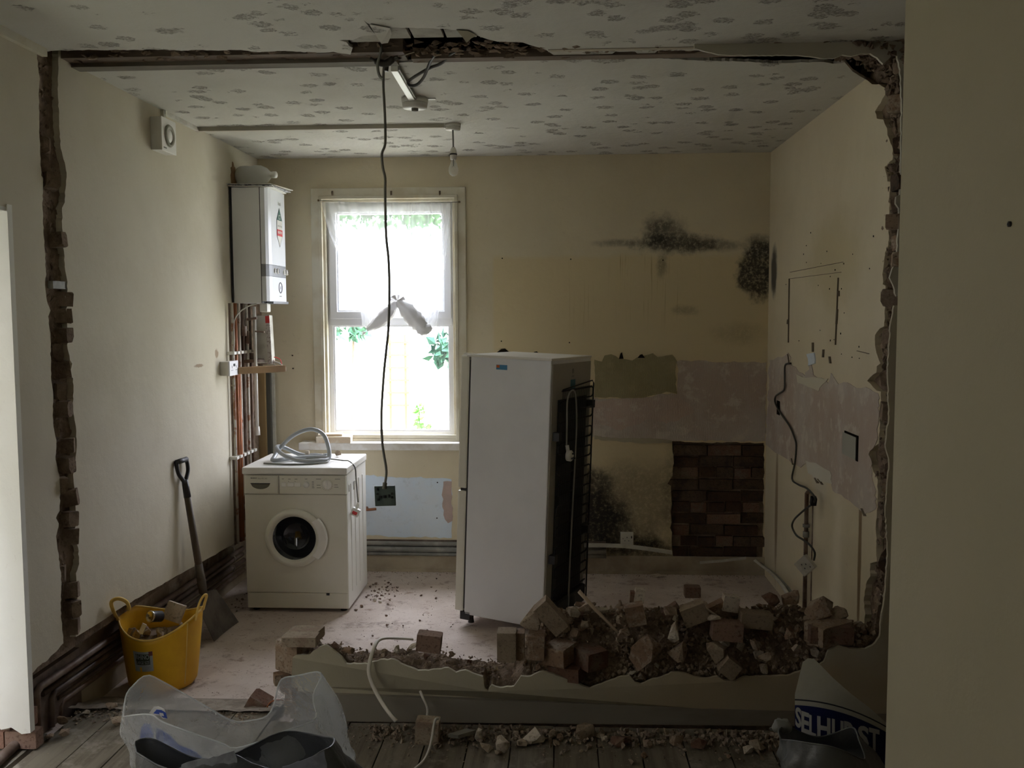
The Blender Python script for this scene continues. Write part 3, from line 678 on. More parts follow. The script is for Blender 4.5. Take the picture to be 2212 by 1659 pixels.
obj('trickle_vent', MB().box(-1.40, -1.05, YB + .014, YB + .03, cz1 - .135, cz1 - .118), M['upvc'], wn)
obj('sill', MB().box(-1.73, -.60, YB - .125, YB + .05, .838, .886), mat('sill_paint', (.76, .74, .70), .5, (.66, .62, .55), 12), wn, bevel=.006)
for px in (718, 845, 950):
    w = U(px, 417, 'Y', YB - .022)
    mb = MB().box(w.x - .006, w.x + .006, w.y - .004, w.y, w.z - .016, w.z + .014).tube(spline([w + V((0, -.004, .008)), w + V((0, -.02, .006)), w + V((0, -.022, -.008)), w + V((0, -.012, -.014))]), .003, 6)
    obj('hook', mb, mat('tarnished_hook', (.2, .15, .1), .5, metal=.6), wn)
obj('curtain_wire', MB().tube([U(690, 433, 'Y', YB - .035), U(760, 437, 'Y', YB - .03), U(860, 439, 'Y', YB - .03), U(995, 436, 'Y', YB - .035)], .0018, 6), M['inkg'], wn)
for px, py in ((992, 436), (688, 433)):
    w = U(px, py, 'Y', YB - .03); obj('screw_eye', MB().tube([w + V((0, .03, 0)), w], .003, 6).obox(w, (.012, .008, .012)), mat('brass_eye', (.25, .17, .08), .4, metal=.8), wn)

# ---- outside
struct('garden_ground', MB().box(-16, 16, YB + .3, 40, -.45, -.35).box(-22, -2.4, -6, YB + .3, -.45, -.15), M['garden'])
struct('doorway_light_blocker', MB().box(-3.7, -3.45, -8, 8, -.4, 6.5), mat('light_blocker_grey', (.30, .28, .24), .9, (.25, .23, .2), 3))  # unseen wall, added to cut the daylight coming in by the left doorway
def leafcloud(name, pts, n, size, mt, par=None, **kw):
    mb = MB()
    for _ in range(n):
        c, r = random.choice(pts); d = V((random.gauss(0, .5), random.gauss(0, .5), random.gauss(0, .5)))
        p = V(c) + V((d.x * r[0], d.y * r[1], d.z * r[2])); m_ = rndrot(); s_ = size * random.uniform(.6, 1.3)
        mb.add([p + m_ @ V((-s_ * .1, 0, 0)), p + m_ @ V((s_ * .45, s_ * .4, .02)), p + m_ @ V((s_ * 1.1, 0, 0)), p + m_ @ V((s_ * .45, -s_ * .4, .02))], [(0, 1, 2, 3)])
    return obj(name, mb, mt, par, **kw)
t = thing('overhanging_tree', 'leafy green tree branches hanging beyond the top of the window', 'tree', (-2.4, 10.5, -.35))
leafcloud('foliage', [((-2.55 + i * .32, 10 + (i % 2) * .5, 2.86 + .07 * ((i * 7) % 3)), (.35, .4, .12)) for i in range(8)], 2400, .09, mat('tree_leaves', (.02, .10, .02), .6, (.05, .2, .04), 4), t, kind='stuff')
obj('branch', MB().tube(spline([(-3.6, 10.5, 3.9), (-2.5, 10.3, 3.55), (-1.2, 10.1, 3.45), (.4, 10.2, 3.5)]), [.05] * 16, 8), M['bark'], t)
obj('trunk', MB().tube([(-3.6, 10.5, -.4), (-3.55, 10.5, 1.8), (-3.6, 10.5, 3.9)], [.14, .12, .09], 10), M['bark'], t)
t = thing('garden_shrub', 'broad-leaved green shrub outside the lower right of the window', 'shrub', (-.9, 9.4, -.35))
leafcloud('foliage', [((-1.05, 9.3, 1.42), (.16, .2, .10)), ((-.86, 9.3, 1.45), (.18, .2, .13)), ((-.88, 9.2, 1.15), (.12, .2, .2)), ((-1.2, 9.4, 1.35), (.1, .2, .12))], 420, .10, mat('dark_leaves', (.012, .085, .05), .6, (.03, .14, .07), 5), t, kind='stuff')
obj('stem', MB().tube([(-.9, 9.4, -.4), (-.92, 9.4, .6), (-.88, 9.3, 1.4)], [.03, .022, .015], 8), M['bark'], t)
t = thing('garden_shrub', 'small pale green shrub outside the lower left of the window', 'shrub', (-2.1, 9.4, -.35))
leafcloud('foliage', [((-2.32, 9.3, 1.58), (.08, .2, .05)), ((-2.05, 9.3, 1.56), (.10, .2, .06))], 130, .09, mat('mid_leaves', (.03, .14, .06), .6), t, kind='stuff')
obj('stem', MB().tube([(-2.1, 9.4, -.4), (-2.15, 9.4, .6), (-2.1, 9.3, 1.5)], [.03, .02, .012], 8), M['bark'], t)
t = thing('garden_plant', 'thin leafy green stalk low in the garden beyond the window', 'plant', (-1.42, 9.2, -.35))
leafcloud('foliage', [((-1.42, 9.2, .72), (.03, .1, .12)), ((-1.36, 9.2, .55), (.07, .1, .05))], 60, .07, mat('lime_leaves', (.12, .42, .05), .6), t, kind='stuff')
obj('stem', MB().tube([(-1.42, 9.2, -.4), (-1.42, 9.2, .8)], .006, 6), M['foliage'], t)
t = thing('garden_trellis', 'pale wooden trellis panel standing in the garden beyond the window', 'trellis', (-1.6, 9.5, -.35))
for dx in (0, .16): obj('post', MB().box(-1.78 + dx, -1.755 + dx, 9.5, 9.53, -.35, 1.52), M['plank'], t)
for i in range(6): obj('slat', MB().box(-1.80, -1.57, 9.49, 9.50, .78 + i * .13, .80 + i * .13), M['plank'], t)

# ================================================================== APPLIANCES
# ---- washing machine
wX0, wX1, wY, wD, wH = -1.832, -1.232, 5.215, .52, .85
t = thing('washing_machine', 'cream-white front-loading washing machine standing left of the window', 'washing machine', ((wX0 + wX1) / 2, wY + wD / 2, 0))
obj('plinth', MB().box(wX0 + .004, wX1 - .004, wY + .004, wY + .03, .02, .112), M['applc'], t, bevel=.006)
door_c = V((wX0 + .292, wY, .44))
mb = MB(); cir = [door_c + V((.150 * math.cos(a), 0, .150 * math.sin(a))) for a in [i * math.pi / 24 for i in range(48)]]
for p in cir: p.y = wY + .002
mb.prism([V((wX0 + .002, wY + .002, .117)), V((wX1 - .002, wY + .002, .117)), V((wX1 - .002, wY + .002, .692)), V((wX0 + .002, wY + .002, .692))], (0, .02, 0), [cir])
obj('front_panel', mb, M['applc'], t)
mb = MB().prism([V((wX0, wY + .013, .02)), V((wX1, wY + .013, .02)), V((wX1, wY + .013, .808)), V((wX0, wY + .013, .808))], (0, .107, 0), [[V((p.x, wY + .013, p.z)) for p in cir]]).box(wX0, wX1, wY + .12, wY + wD, .02, .808)
obj('body', mb, M['appl'], t)
obj('worktop', MB().box(wX0 - .006, wX1 + .006, wY - .014, wY + wD + .01, .812, .852), M['appl'], t, bevel=.007)
cp_ = obj('control_panel', MB().box(wX0 + .002, wX1 - .002, wY - .006, wY + .02, .696, .806), M['applc'], t, bevel=.005)
obj('seam', MB().box(wX0 + .206, wX0 + .208, wY - .0075, wY, .698, .804), M['ink'], cp_)
def wf(x0, x1, z0, z1, y=wY - .0072): return lambda u, v: V((x0 + (x1 - x0) * u, y, z0 + (z1 - z0) * v))
dr = obj('detergent_drawer', MB().box(wX0 + .012, wX0 + .202, wY - .009, wY, .702, .802), M['applc'], t, bevel=.003)
mb = MB(); hx = wX0 + .10
hc = [(hx + .055 * math.cos(a), .757 + .032 * math.sin(a)) for a in [math.pi + math.pi * i / 12 for i in range(13)]]
mb.prism([V((x, wY - .0095, z)) for x, z in hc], (0, .001, 0)); obj('grip', mb, mat('grip_shadow', (.16, .15, .11), .5), dr)
obj('grip_lip', MB().box(hx - .057, hx + .057, wY - .013, wY - .009, .756, .760), M['ink'], dr)
text_on('lettering', 'BOSCH', wf(wX0 + .044, wX0 + .078, .786, .793, wY - .0096), M['ink'], dr, .03)
text_on('lettering', 'Maxx WFL 2450', wf(wX0 + .086, wX0 + .14, .784, .791, wY - .0096), M['inkg'], dr, 0)
for (a, b, kz) in ((.222, .250, .752), (.258, .295, .752), (.298, .335, .752)):
    obj('push_button', MB().box(wX0 + a, wX0 + b, wY - .009, wY - .005, kz - .012, kz + .012), M['appl'], cp_, bevel=.002)
k1 = obj('dial', MB().lathe([(.017, 0), (.016, .012), (.0, .013)], (wX0 + .368, wY - .006, .752), rot('X', 90), 24), M['appl'], cp_)
k2 = obj('dial', MB().lathe([(.027, 0), (.025, .006), (.0, .007)], (wX0 + .488, wY - .006, .752), rot('X', 90), 28), M['appl'], cp_)
obj('dial_bar', MB().box(wX0 + .481, wX0 + .495, wY - .024, wY - .012, .730, .775), M['appl'], cp_, bevel=.003)
mb = MB()
for i in range(20):
    a = i * math.tau / 20; c_ = V((wX0 + .488 + .034 * math.cos(a), wY - .0066, .752 + .034 * math.sin(a))); mb.obox(c_, (.005, .0006, .0012), rot('Y', -math.degrees(a)))
for x, z, w_ in ((.225, .784, .012), (.262, .783, .014), (.30, .783, .016), (.36, .784, .014), (.425, .784, .03), (.535, .784, .03), (.40, .768, .012), (.40, .760, .012), (.40, .751, .012), (.40, .742, .012), (.40, .733, .014), (.428, .748, .022), (.428, .733, .024), (.53, .75, .02), (.53, .737, .024), (.262, .769, .004), (.30, .769, .004)):
    mb.box(wX0 + x, wX0 + x + w_, wY - .0068, wY - .0062, z, z + .003)
obj('print_marks', mb, M['inkg'], cp_, kind='stuff')
# door
dn = 44
mb = MB().lathe([(.168, .0), (.172, .012), (.168, .026), (.150, .038), (.138, .034), (.128, .020), (.124, .012)], door_c + V((0, .004, 0)), rot('X', 90), dn)
dor = obj('door', mb, M['applc'], t)
mb = MB().lathe([(.129, .016), (.118, .004), (.10, -.018), (.085, -.05), (.06, -.062), (.0, -.066)], door_c, rot('X', 90), dn)
obj('door_glass', mb, M['dglass'], dor)
hp = []
for i in range(9): a = math.radians(-42 + 84 * i / 8); hp.append((door_c.x + .196 * math.cos(a) * (1 - .0 * i), door_c.z + .178 * math.sin(a)))
for i in range(9): a = math.radians(42 - 84 * i / 8); hp.append((door_c.x + .148 * math.cos(a), door_c.z + .148 * math.sin(a)))
obj('door_handle', MB().prism([V((x, wY - .040, z)) for x, z in hp], (0, .034, 0)), M['appl'], dor, bevel=.005)
mb = MB().lathe([(.150, -.002), (.140, -.05), (.10, -.09), (0, -.10)], door_c + V((0, .01, 0)), rot('X', 90), dn); obj('drum_gasket', mb, M['dplast'], t)
obj('filter_catch', MB().box(wX0 + .47, wX0 + .488, wY + .001, wY + .006, .100, .112), M['ink'], t)
for i in range(4):
    y = wY + .10 + i * .105; obj('side_rib', MB().box(wX1 - .001, wX1 + .004, y, y + .014, .10, .74), M['appl'], t, bevel=.002)
obj('top_marks', MB().box(wX1 + .001, wX1 + .0015, wY + .05, wY + .07, .70, .74).box(wX1 + .001, wX1 + .0015, wY + .17, wY + .19, .69, .74), M['inkg'], t, kind='stuff')
for x in (wX0 + .04, wX1 - .04):
    for y in (wY + .05, wY + wD - .05): obj('foot', MB().lathe([(.0, 0), (.02, 0), (.016, .02)], (x, y, 0), None, 12), M['dplast'], t)

def T(px, py, z=.868, yy=None): return U(px, py, 'Z', z)
# drain hose coiled on top
hz = .872
hp = [U(745, 983, 'Z', .866), U(690, 972, 'Z', .868), U(665, 983, 'Z', .868), U(640, 992, 'Z', .868), U(610, 988, 'Z', .868)]
hp = [V((-1.40, 5.46, .87)), V((-1.50, 5.50, .868)), V((-1.62, 5.44, .868)), V((-1.70, 5.36, .868)), V((-1.72, 5.44, .88)), V((-1.70, 5.52, .93)), V((-1.62, 5.52, 1.0)), V((-1.52, 5.52, 1.035)), V((-1.44, 5.50, 1.01)), V((-1.40, 5.47, .94)),
      V((-1.385, 5.42, .872)), V((-1.43, 5.36, .868)), V((-1.55, 5.34, .872)), V((-1.66, 5.40, .90)), V((-1.715, 5.47, .93)), V((-1.70, 5.55, .92)), V((-1.60, 5.58, .87)), V((-1.50, 5.56, .87)), V((-1.43, 5.50, .872))]
t = thing('drain_hose', 'coiled grey drain hose lying on top of the washing machine', 'hose', (-1.55, 5.46, .853))
obj('hose_tube', MB().tube(spline(hp, 7), .0125, 10), M['hose'], t)
obj('hose_end', MB().tube([(-1.43, 5.50, .872), (-1.405, 5.485, .874)], .019, 12), M['hose'], t)
obj('inlet_hose', MB().tube(spline([(-1.74, 5.30, .860), (-1.60, 5.28, .858), (-1.45, 5.31, .858), (-1.38, 5.37, .860), (-1.44, 5.46, .862), (-1.6, 5.50, .862), (-1.7, 5.62, .862)], 6), .0055, 8), M['cable'], t)
obj('hose_clip', MB().box(-1.56, -1.535, 5.53, 5.545, .878, .90), M['pale'], t)
t = thing('stone_chip', 'small brown stone chip on top of the washing machine', 'stone', U(730, 988, 'Z', .853))
obj('chip', MB().hull(rockpts(U(730, 986, 'Z', .853) + V((0, 0, .019)), .045, .035, .038, 14)), M['tanbrick'], t)
# power cable and plug
pz = V((wX1 + .035, 5.30, .575))
cpth = spline([(-1.44, 5.48, .858), (-1.38, 5.46, .862), (-1.30, 5.42, .860), (wX1 - .02, 5.38, .862), (wX1 + .02, 5.35, .83), (wX1 + .03, 5.33, .76), (wX1 + .038, 5.32, .68), (wX1 + .045, 5.31, .62)], 6)
t = thing('power_cable', 'thin grey cable with a plug hanging off the side of the washing machine', 'cable', (wX1, 5.3, .5))
obj('flex', MB().tube(cpth, .0042, 8), M['cable'], t)
pc = V((wX1 + .030, 5.30, .575)); R_ = rot('Y', 25)
pl = obj('plug', MB().obox(pc, (.05, .03, .048), R_), M['wplast'], t, bevel=.006)
obj('cable_grip', MB().tube([pc + V((.006, 0, .02)), pc + V((.016, .004, .055))], .008, 8), M['wplast'], pl)
obj('plug_label', MB().obox(pc + R_ @ V((0, -.0155, -.004)), (.03, .001, .02), R_), M['red'], pl)
for dx, dz in ((-.011, -.008), (.011, -.008), (0, .014)): obj('pin', MB().obox(pc + R_ @ V((dx, -.024, dz)), (.006, .018, .004), R_), M['chrome'], pl)
w = U(795, 1101, 'Y', 6.04)
obj('pipe_stub', MB().tube(spline([w + V((-.02, .075, 0)), w + V((-.02, .01, 0)), w + V((.0, 0, 0)), w + V((.055, -.004, .006))]), .009, 10), M['copper'], None, 'short copper pipe stub sticking out of the wall behind the washing machine', 'pipe')

# ---- fridge freezer
fy = math.radians(22.5)
fs_ = V((-math.cos(fy), math.sin(fy), 0)); fb_ = V((math.sin(fy), math.cos(fy), 0))
FM = Matrix((( -fs_.x, fb_.x, 0), (-fs_.y, fb_.y, 0), (0, 0, 1)))      # local x = away from the door side, y = along the back
FM = rot('Y', 2.0) @ FM
FO = V((-.100, 4.83, .022))
def fl(x, y, z): return FO + FM @ V((x, y, z))       # x from -.53 (door) to 0 (back), y from 0 (near) to .58, z up
fH = 1.462
t = thing('fridge_freezer', 'tall white fridge freezer leaning slightly, its back coils facing right', 'fridge freezer', V((-.2, 5.1, 0)))
def fbox(name, x0, x1, y0, y1, z0, z1, mt, par=t, bevel=.0, **kw):
    c = fl((x0 + x1) / 2, (y0 + y1) / 2, (z0 + z1) / 2); return obj(name, MB().obox(c, (x1 - x0, y1 - y0, z1 - z0), FM), mt, par, bevel=bevel, **kw)
M['fside'] = mat('fridge_enamel', (.84, .85, .88), .30, (.80, .81, .84), 2.5)
fbox('cabinet', -.475, 0, 0, .58, .03, fH, M['fside'], bevel=.005)
fbox('top_cap', -.50, .004, -.004, .584, fH - .002, fH + .012, M['appl'], bevel=.004)
d1 = fbox('fridge_door', -.535, -.482, -.002, .582, .735, fH + .006, M['applc'], bevel=.010)
d2 = fbox('freezer_door', -.535, -.482, -.002, .582, .045, .722, M['applc'], bevel=.010)
fbox('door_gasket', -.482, -.474, .004, .576, .06, fH - .02, M['ink'])
fbox('hinge', -.53, -.47, .02, .06, fH + .006, fH + .016, M['applc'])
fbox('hinge', -.52, -.47, .005, .04, .722, .735, M['ink'])
for x, y in ((-.45, .04), (-.45, .54), (-.04, .04), (-.04, .54)): obj('foot', MB().lathe([(0, -.022), (.018, -.022), (.014, .0), (.012, .035)], fl(x, y, .0), FM, 12), M['dplast'], t)
fbox('toe_bracket', -.50, -.44, .0, .03, .0, .045, M['dplast'])
fbox('maker_sticker', -.32, -.255, -.0012, -.0002, fH - .062, fH - .036, M['bluest'])
fbox('sticker_corner', -.318, -.300, -.0018, -.001, fH - .052, fH - .038, mat('orange_dot', (.7, .16, .03)))
fbox('back_panel', .0, .006, .012, .568, .05, fH - .02, mat('back_panel_grey', (.38, .36, .31), .5))
fbox('dark_backing', .006, .012, .09, .50, .05, 1.25, mat('coil_backing', (.045, .05, .046), .6))
fbox('rating_label', .007, .008, .26, .33, 1.29, 1.35, mat('teal_label', (.08, .20, .24)))
fbox('rating_marks', .007, .008, .28, .30, 1.385, 1.41, M['inkg']); fbox('rating_marks', .007, .008, .275, .305, 1.365, 1.372, M['inkg'])
# serpentine condenser
pts = []; zt = 1.30
n_ = 21
for i in range(n_):
    z = zt - i * .056; a, b = (.055, .535) if i % 2 == 0 else (.535, .055)
    pts += [fl(.036, a + (.02 if a < b else -.02), z), fl(.036, b + (-.02 if a < b else .02), z)]
    if i < n_ - 1: sgn = 1 if b > .3 else -1; pts += [fl(.036, b + .005 * sgn, z - .010), fl(.036, b + .005 * sgn, z - .046)]
cond = obj('condenser_coil', MB().tube(pts, .0048, 6), M['black'], t)
mb = MB()
for j in range(34): y = .075 + j * .0136; mb.tube([fl(.040, y, zt + .01), fl(.040, y, .13)], .0011, 4)
obj('condenser_wires', mb, M['black'], t)
obj('outer_pipe', MB().tube([fl(.03, .10, 1.305), fl(.036, .52, 1.335), fl(.036, .545, 1.32), fl(.036, .548, .05)], .004, 6), M['black'], t)
for y, z in ((.535, 1.20), (.05, 1.06), (.535, .47), (.05, .40)): fbox('coil_bracket', .008, .045, y - .02, y + .02, z - .022, z + .022, M['dplast'])
fbox('compressor_housing', .006, .05, .08, .50, .06, .16, M['black'], bevel=.01)
obj('compressor', MB().lathe([(0, 0), (.07, .01), (.085, .06), (.08, .11), (.04, .14), (0, .145)], fl(-.02, .30, .03), FM, 18), M['black'], t)
fbox('drip_tube', .010, .03, .30, .33, .35, .95, M['black'])
cab = obj('power_flex', MB().tube(spline([fl(.05, .235, .10), fl(.05, .24, .45), fl(.052, .25, .8), fl(.055, .25, 1.1), fl(.055, .22, 1.27), fl(.055, .16, 1.30), fl(.055, .105, 1.25), fl(.055, .11, 1.10), fl(.055, .115, .99)], 7), .0045, 8), mat('fridge_flex', (.42, .42, .38), .5), t)
ic = fl(.075, .115, .955)
pg = obj('plug', MB().lathe([(0, -.014), (.028, -.014), (.030, -.008), (.030, .008), (.024, .014), (0, .015)], ic, FM @ rot('Y', 90), 20), mat('plug_white', (.62, .61, .56), .4), t)
obj('cable_grip', MB().tube([fl(.065, .115, .975), fl(.058, .115, 1.01)], .010, 8), M['wplast'], pg)
for y, z in ((-.010, -.012), (.010, -.012), (0, .012)): obj('pin', MB().obox(ic + FM @ V((.02, y, z)), (.018, .006, .008), FM), M['dplast'], pg)

# ---- boiler
bX0, bX1, bY0, bY1, bz0, bz1 = XL + .006, -1.765, 5.555, 5.975, 1.80, 2.495
t = thing('boiler', 'white wall-hung boiler in the corner left of the window', 'boiler', ((bX0 + bX1) / 2, (bY0 + bY1) / 2, bz0))
obj('chassis', MB().box(bX0, bX0 + .012, bY0 - .004, bY1, bz0 + .004, bz1), M['ink'], t)
obj('casing', MB().box(bX0 + .010, bX1 - .045, bY0, bY1, bz0, bz1), mat('boiler_case', (.80, .81, .82), .4), t, bevel=.003)
prof = [(bX1 - .045, bY0), (bX1 - .018, bY0 + .004), (bX1 - .006, bY0 + .03), (bX1, bY0 + .07), (bX1 + .003, (bY0 + bY1) / 2), (bX1, bY1 - .07), (bX1 - .018, bY1 - .01), (bX1 - .045, bY1)]
def bpanel(name, z0, z1, mt, par=t, d=0.0): return obj(name, MB().prism([V((x + (d if x > bX1 - .04 else 0), y, z0)) for x, y in prof], (0, 0, z1 - z0)), mt, par)
bw = mat('boiler_front', (.80, .82, .86), .3)
fp = bpanel('front_cover', bz0 + .235, bz1 - .002, bw)
cbd = bpanel('control_strip', bz0 + .165, bz0 + .233, M['grey'])
lc = bpanel('lower_cover', bz0 + .012, bz0 + .163, bw)
obj('seam', MB().box(bX1 - .048, bX1 - .044, bY0 - .001, bY1, bz0, bz1), M['ink'], t)
def kn(y, z, r, name='knob', par=cbd, mt=None):
    o = obj(name, MB().lathe([(r, 0), (r * .9, .018), (r * .5, .021), (0, .022)], (bX1 - .012, y, z), rot('Y', 90), 20), mt or M['wplast'], par); return o
for y in (bY0 + .12, bY0 + .175, bY0 + .31, bY0 + .37): kn(y, bz0 + .2, .019); obj('knob_mark', MB().box(bX1 + .006, bX1 + .0113, y - .002, y + .002, bz0 + .19, bz0 + .212), M['ink'], cbd)
obj('gauge_ring', MB().tube([V((bX1 + .003, bY0 + .22 + .032 * math.cos(a), bz0 + .098 + .032 * math.sin(a))) for a in [i * math.tau / 28 for i in range(28)]], .003, 6, closed=True), M['ink'], lc)
obj('gauge_face', MB().lathe([(.03, 0), (0, .002)], (bX1 + .0015, bY0 + .22, bz0 + .098), rot('Y', 90), 24), M['sticker'], lc)
def bf(y0, y1, z0, z1, d=.0045): return lambda u, v: V((bX1 + d, y0 + (y1 - y0) * u, z0 + (z1 - z0) * v))
obj('mark', MB().box(bX1 + .002, bX1 + .004, bY0 + .20, bY0 + .24, bz0 + .043, bz0 + .047), M['inkg'], lc)
text_on('lettering', 'ideal', bf(bY0 + .20, bY0 + .255, bz1 - .085, bz1 - .062), M['inkg'], fp, .02)
yc, hw, zt_ = bY0 + .225, .055, bz1 - .100
def bpoly(name, pts, mt, d): return obj(name, MB().prism([V((bX1 + d, yc + a, zt_ + b)) for a, b in pts], (-.0006, 0, 0)), mt, fp)
bpoly('sticker_border', [(0, .0), (hw, -.075), (hw, -.175), (0, -.245), (-hw, -.175), (-hw, -.075)], M['ink'], .0040)
bpoly('sticker', [(0, -.005), (hw - .003, -.077), (hw - .003, -.172), (0, -.238), (-hw + .003, -.172), (-hw + .003, -.077)], M['wplast'], .0046)
bpoly('sticker_green', [(0, -.004), (hw - .002, -.078), (-hw + .002, -.078)], M['dgreen'], .0052)
bpoly('sticker_red', [(hw, -.135), (hw, -.175), (-hw, -.175), (-hw, -.135)], M['red'], .0052)
bpoly('icon', [(-.016, -.045), (.016, -.045), (.016, -.07), (-.016, -.07)], M['wplast'], .0058); bpoly('icon', [(-.012, -.048), (.012, -.048), (.012, -.067), (-.012, -.067)], M['dgreen'], .0064)
text_on('lettering', 'within 30 days', bf(yc - .045, yc + .045, zt_ - .122, zt_ - .106, .006), M['inkg'], fp, .02)
text_on('lettering', 'REGISTER', bf(yc - .04, yc + .04, zt_ - .160, zt_ - .145, .006), M['wplast'], fp, .03)
obj('base_lip', MB().box(bX1 - .09, bX1 - .002, bY0 + .09, bY1 - .015, bz0 - .003, bz0 + .014), M['grey'], t, bevel=.003)
obj('trap', MB().box(bX0 + .15, bX1 - .03, bY0 + .05, bY0 + .12, bz0 - .055, bz0), M['wplast'], t, bevel=.008)
# things on top of it
t = thing('newspaper_stack', 'small stack of grubby papers on top of the boiler', 'papers', (-1.88, 5.72, bz1))
for i, (a, dx) in enumerate(((3, 0), (-4, .015), (8, -.01), (-9, .02))):
    obj('sheet', MB().obox((-1.875 + dx, 5.70, bz1 + .004 + i * .005), (.29, .32, .004), rot('Z', a) @ rot('Y', 1.5)), M['paper'] if i in (1, 2) else M['wplast'], t)
t = thing('plastic_bottle', 'milky plastic bottle lying on the papers on top of the boiler', 'bottle', (-1.90, 5.74, bz1 + .024))
RB = rot('Z', -12) @ rot('Y', 90)
obj('bottle_body', MB().lathe([(0, 0), (.05, .004), (.060, .02), (.062, .06), (.058, .09), (.063, .12), (.060, .155), (.045, .19), (.026, .21), (.018, .222)], (-1.985, 5.70, bz1 + .024 + .062), RB, 24), M['bottle'], t)
obj('cap', MB().lathe([(.0, .258), (.020, .256), (.021, .235), (.018, .222)], (-1.985, 5.70, bz1 + .024 + .062), RB, 16), M['wplast'], t)
ho = [(-.055, -.02), (-.062, .03), (-.05, .05), (-.058, .075), (-.035, .085), (-.03, .115), (-.012, .11), (0, .09), (.02, .085), (.015, .04), (.03, .0), (.02, -.03)]
obj('broken_hole', MB().prism([V((XL + .003, 5.66 + a, bz1 + .05 + b)) for a, b in ho], (-.004, 0, 0)), M['wood'], wall_left)

# ---- pipes under the boiler
pxs = [(5.485, M['pcopper'], .008), (5.535, M['copper'], .011), (5.60, M['pcopper'], .009), (5.665, M['pdark'], .011), (5.735, M['pcopper'], .009), (5.80, M['pdark'], .009)]
t = thing('boiler_pipes', 'row of upright copper pipes on the left wall below the boiler', 'pipes', (XL, 5.6, .3))
for i, (y, mt, r) in enumerate(pxs):
    obj('pipe', MB().tube([(XL + .028, y, .335), (XL + .028, y, bz0)], r, 12), mt, t)
obj('pipe', MB().tube([(XL + .03, 5.56, .335), (XL + .03, 5.56, bz0 - .4)], .013, 12), mat('orange_copper', (.40, .13, .04), .45, (.3, .12, .06), 9, metal=.3), t, label='bright orange-brown pipe')
for z in (1.50, .865):
    for y in [5.47, 5.535, 5.60, 5.665, 5.735, 5.80]: obj('pipe_clip', MB().box(XL, XL + .048, y - .020, y + .020, z - .009, z + .009), M['wplast'], t, bevel=.003)
obj('chased_plaster', MB().box(XL, XL + .004, 5.50, YB, .32, bz0), M['scar'], wall_left)
w0, w1 = U(553, 668, 'X', -1.905), U(558, 914, 'X', -1.905)
t = thing('condensate_pipe', 'white plastic pipe ending in mid air below the boiler', 'pipe', (-1.905, w1.y, w1.z))
obj('pipe_body', MB().tube([(-1.905, 5.69, bz0 - .02), (-1.905, 5.69, 1.02)], .011, 12), M['wplast'], t); obj('pipe_end', MB().tube([(-1.905, 5.69, 1.03), (-1.900, 5.685, .975)], .015, 12), M['wplast'], t)
# filling loop valves
t = thing('filling_loop', 'cluster of dark valves and thin hoses with a red tap under the boiler', 'valve', (-1.9, 5.75, 1.44))
for (a, b, r) in (((-1.95, 5.62, 1.60), (-1.95, 5.62, 1.66), .018), ((-1.94, 5.66, 1.70), (-1.88, 5.66, 1.71), .008), ((-1.95, 5.68, 1.55), (-1.95, 5.68, 1.63), .016), ((-1.93, 5.72, 1.43), (-1.93, 5.72, 1.49), .018), ((-1.97, 5.66, 1.44), (-1.86, 5.72, 1.445), .011), ((-1.90, 5.78, 1.43), (-1.82, 5.80, 1.43), .014)):
    obj('valve_body', MB().tube([a, b], r, 10), M['pdark'], t)
obj('lever', MB().obox((-1.865, 5.66, 1.625), (.06, .012, .010), rot('Y', 5)), M['pdark'], t, bevel=.002)
wv = U(581, 774, 'Y', 5.78); obj('red_tap', MB().lathe([(0, -.012), (.017, -.012), (.018, .008), (0, .012)], wv, rot('X', 90), 16), M['red'], t)
for a in ([(563, 779), (580, 781), (600, 792)], [(588, 780), (602, 784), (612, 792)]): obj('braided_hose', MB().tube(spline([U(*p, 'Y', 5.80) for p in a]), .005, 8), M['wcable'], t)
obj('red_wire', MB().tube(spline([U(*p, 'Y', 5.82) for p in ((584, 773), (596, 772), (606, 778), (609, 792))]), .0028, 6), M['red'], t)
# leaflet pouch on the pipes
a0 = U(562, 686, 'X', -1.84); 
t = thing('control_box', 'narrow grey box with a red-topped printed edge below the boiler', 'box', (-1.85, 5.78, 1.46))
obj('box_body', MB().obox((-1.875, 5.79, 1.575), (.085, .10, .30), rot('Y', -2)), M['trunk'], t, bevel=.004)
obj('label_strip', MB().obox((-1.832, 5.735, 1.575), (.026, .006, .31), rot('Y', -2)), mat('print_strip', (.6, .58, .55), .7, (.35, .3, .28), 60, lo=.5, hi=.6), t)
obj('red_label', MB().obox((-1.837, 5.7315, 1.70), (.026, .002, .045), rot('Y', -2)), M['red'], t)
# boiler flex
obj('boiler_flex', MB().tube(spline([(-1.86, 5.60, bz0 - .003), (-1.90, 5.56, bz0 - .02), (-1.945, 5.52, 1.74), (-1.965, 5.49, 1.68), (-1.96, 5.475, 1.58), (-1.965, 5.47, 1.50), (-1.98, 5.50, 1.44)], 6), .0042, 8), M['wcable'], None, 'white flex looping from the underside of the boiler to the pipes', 'cable')
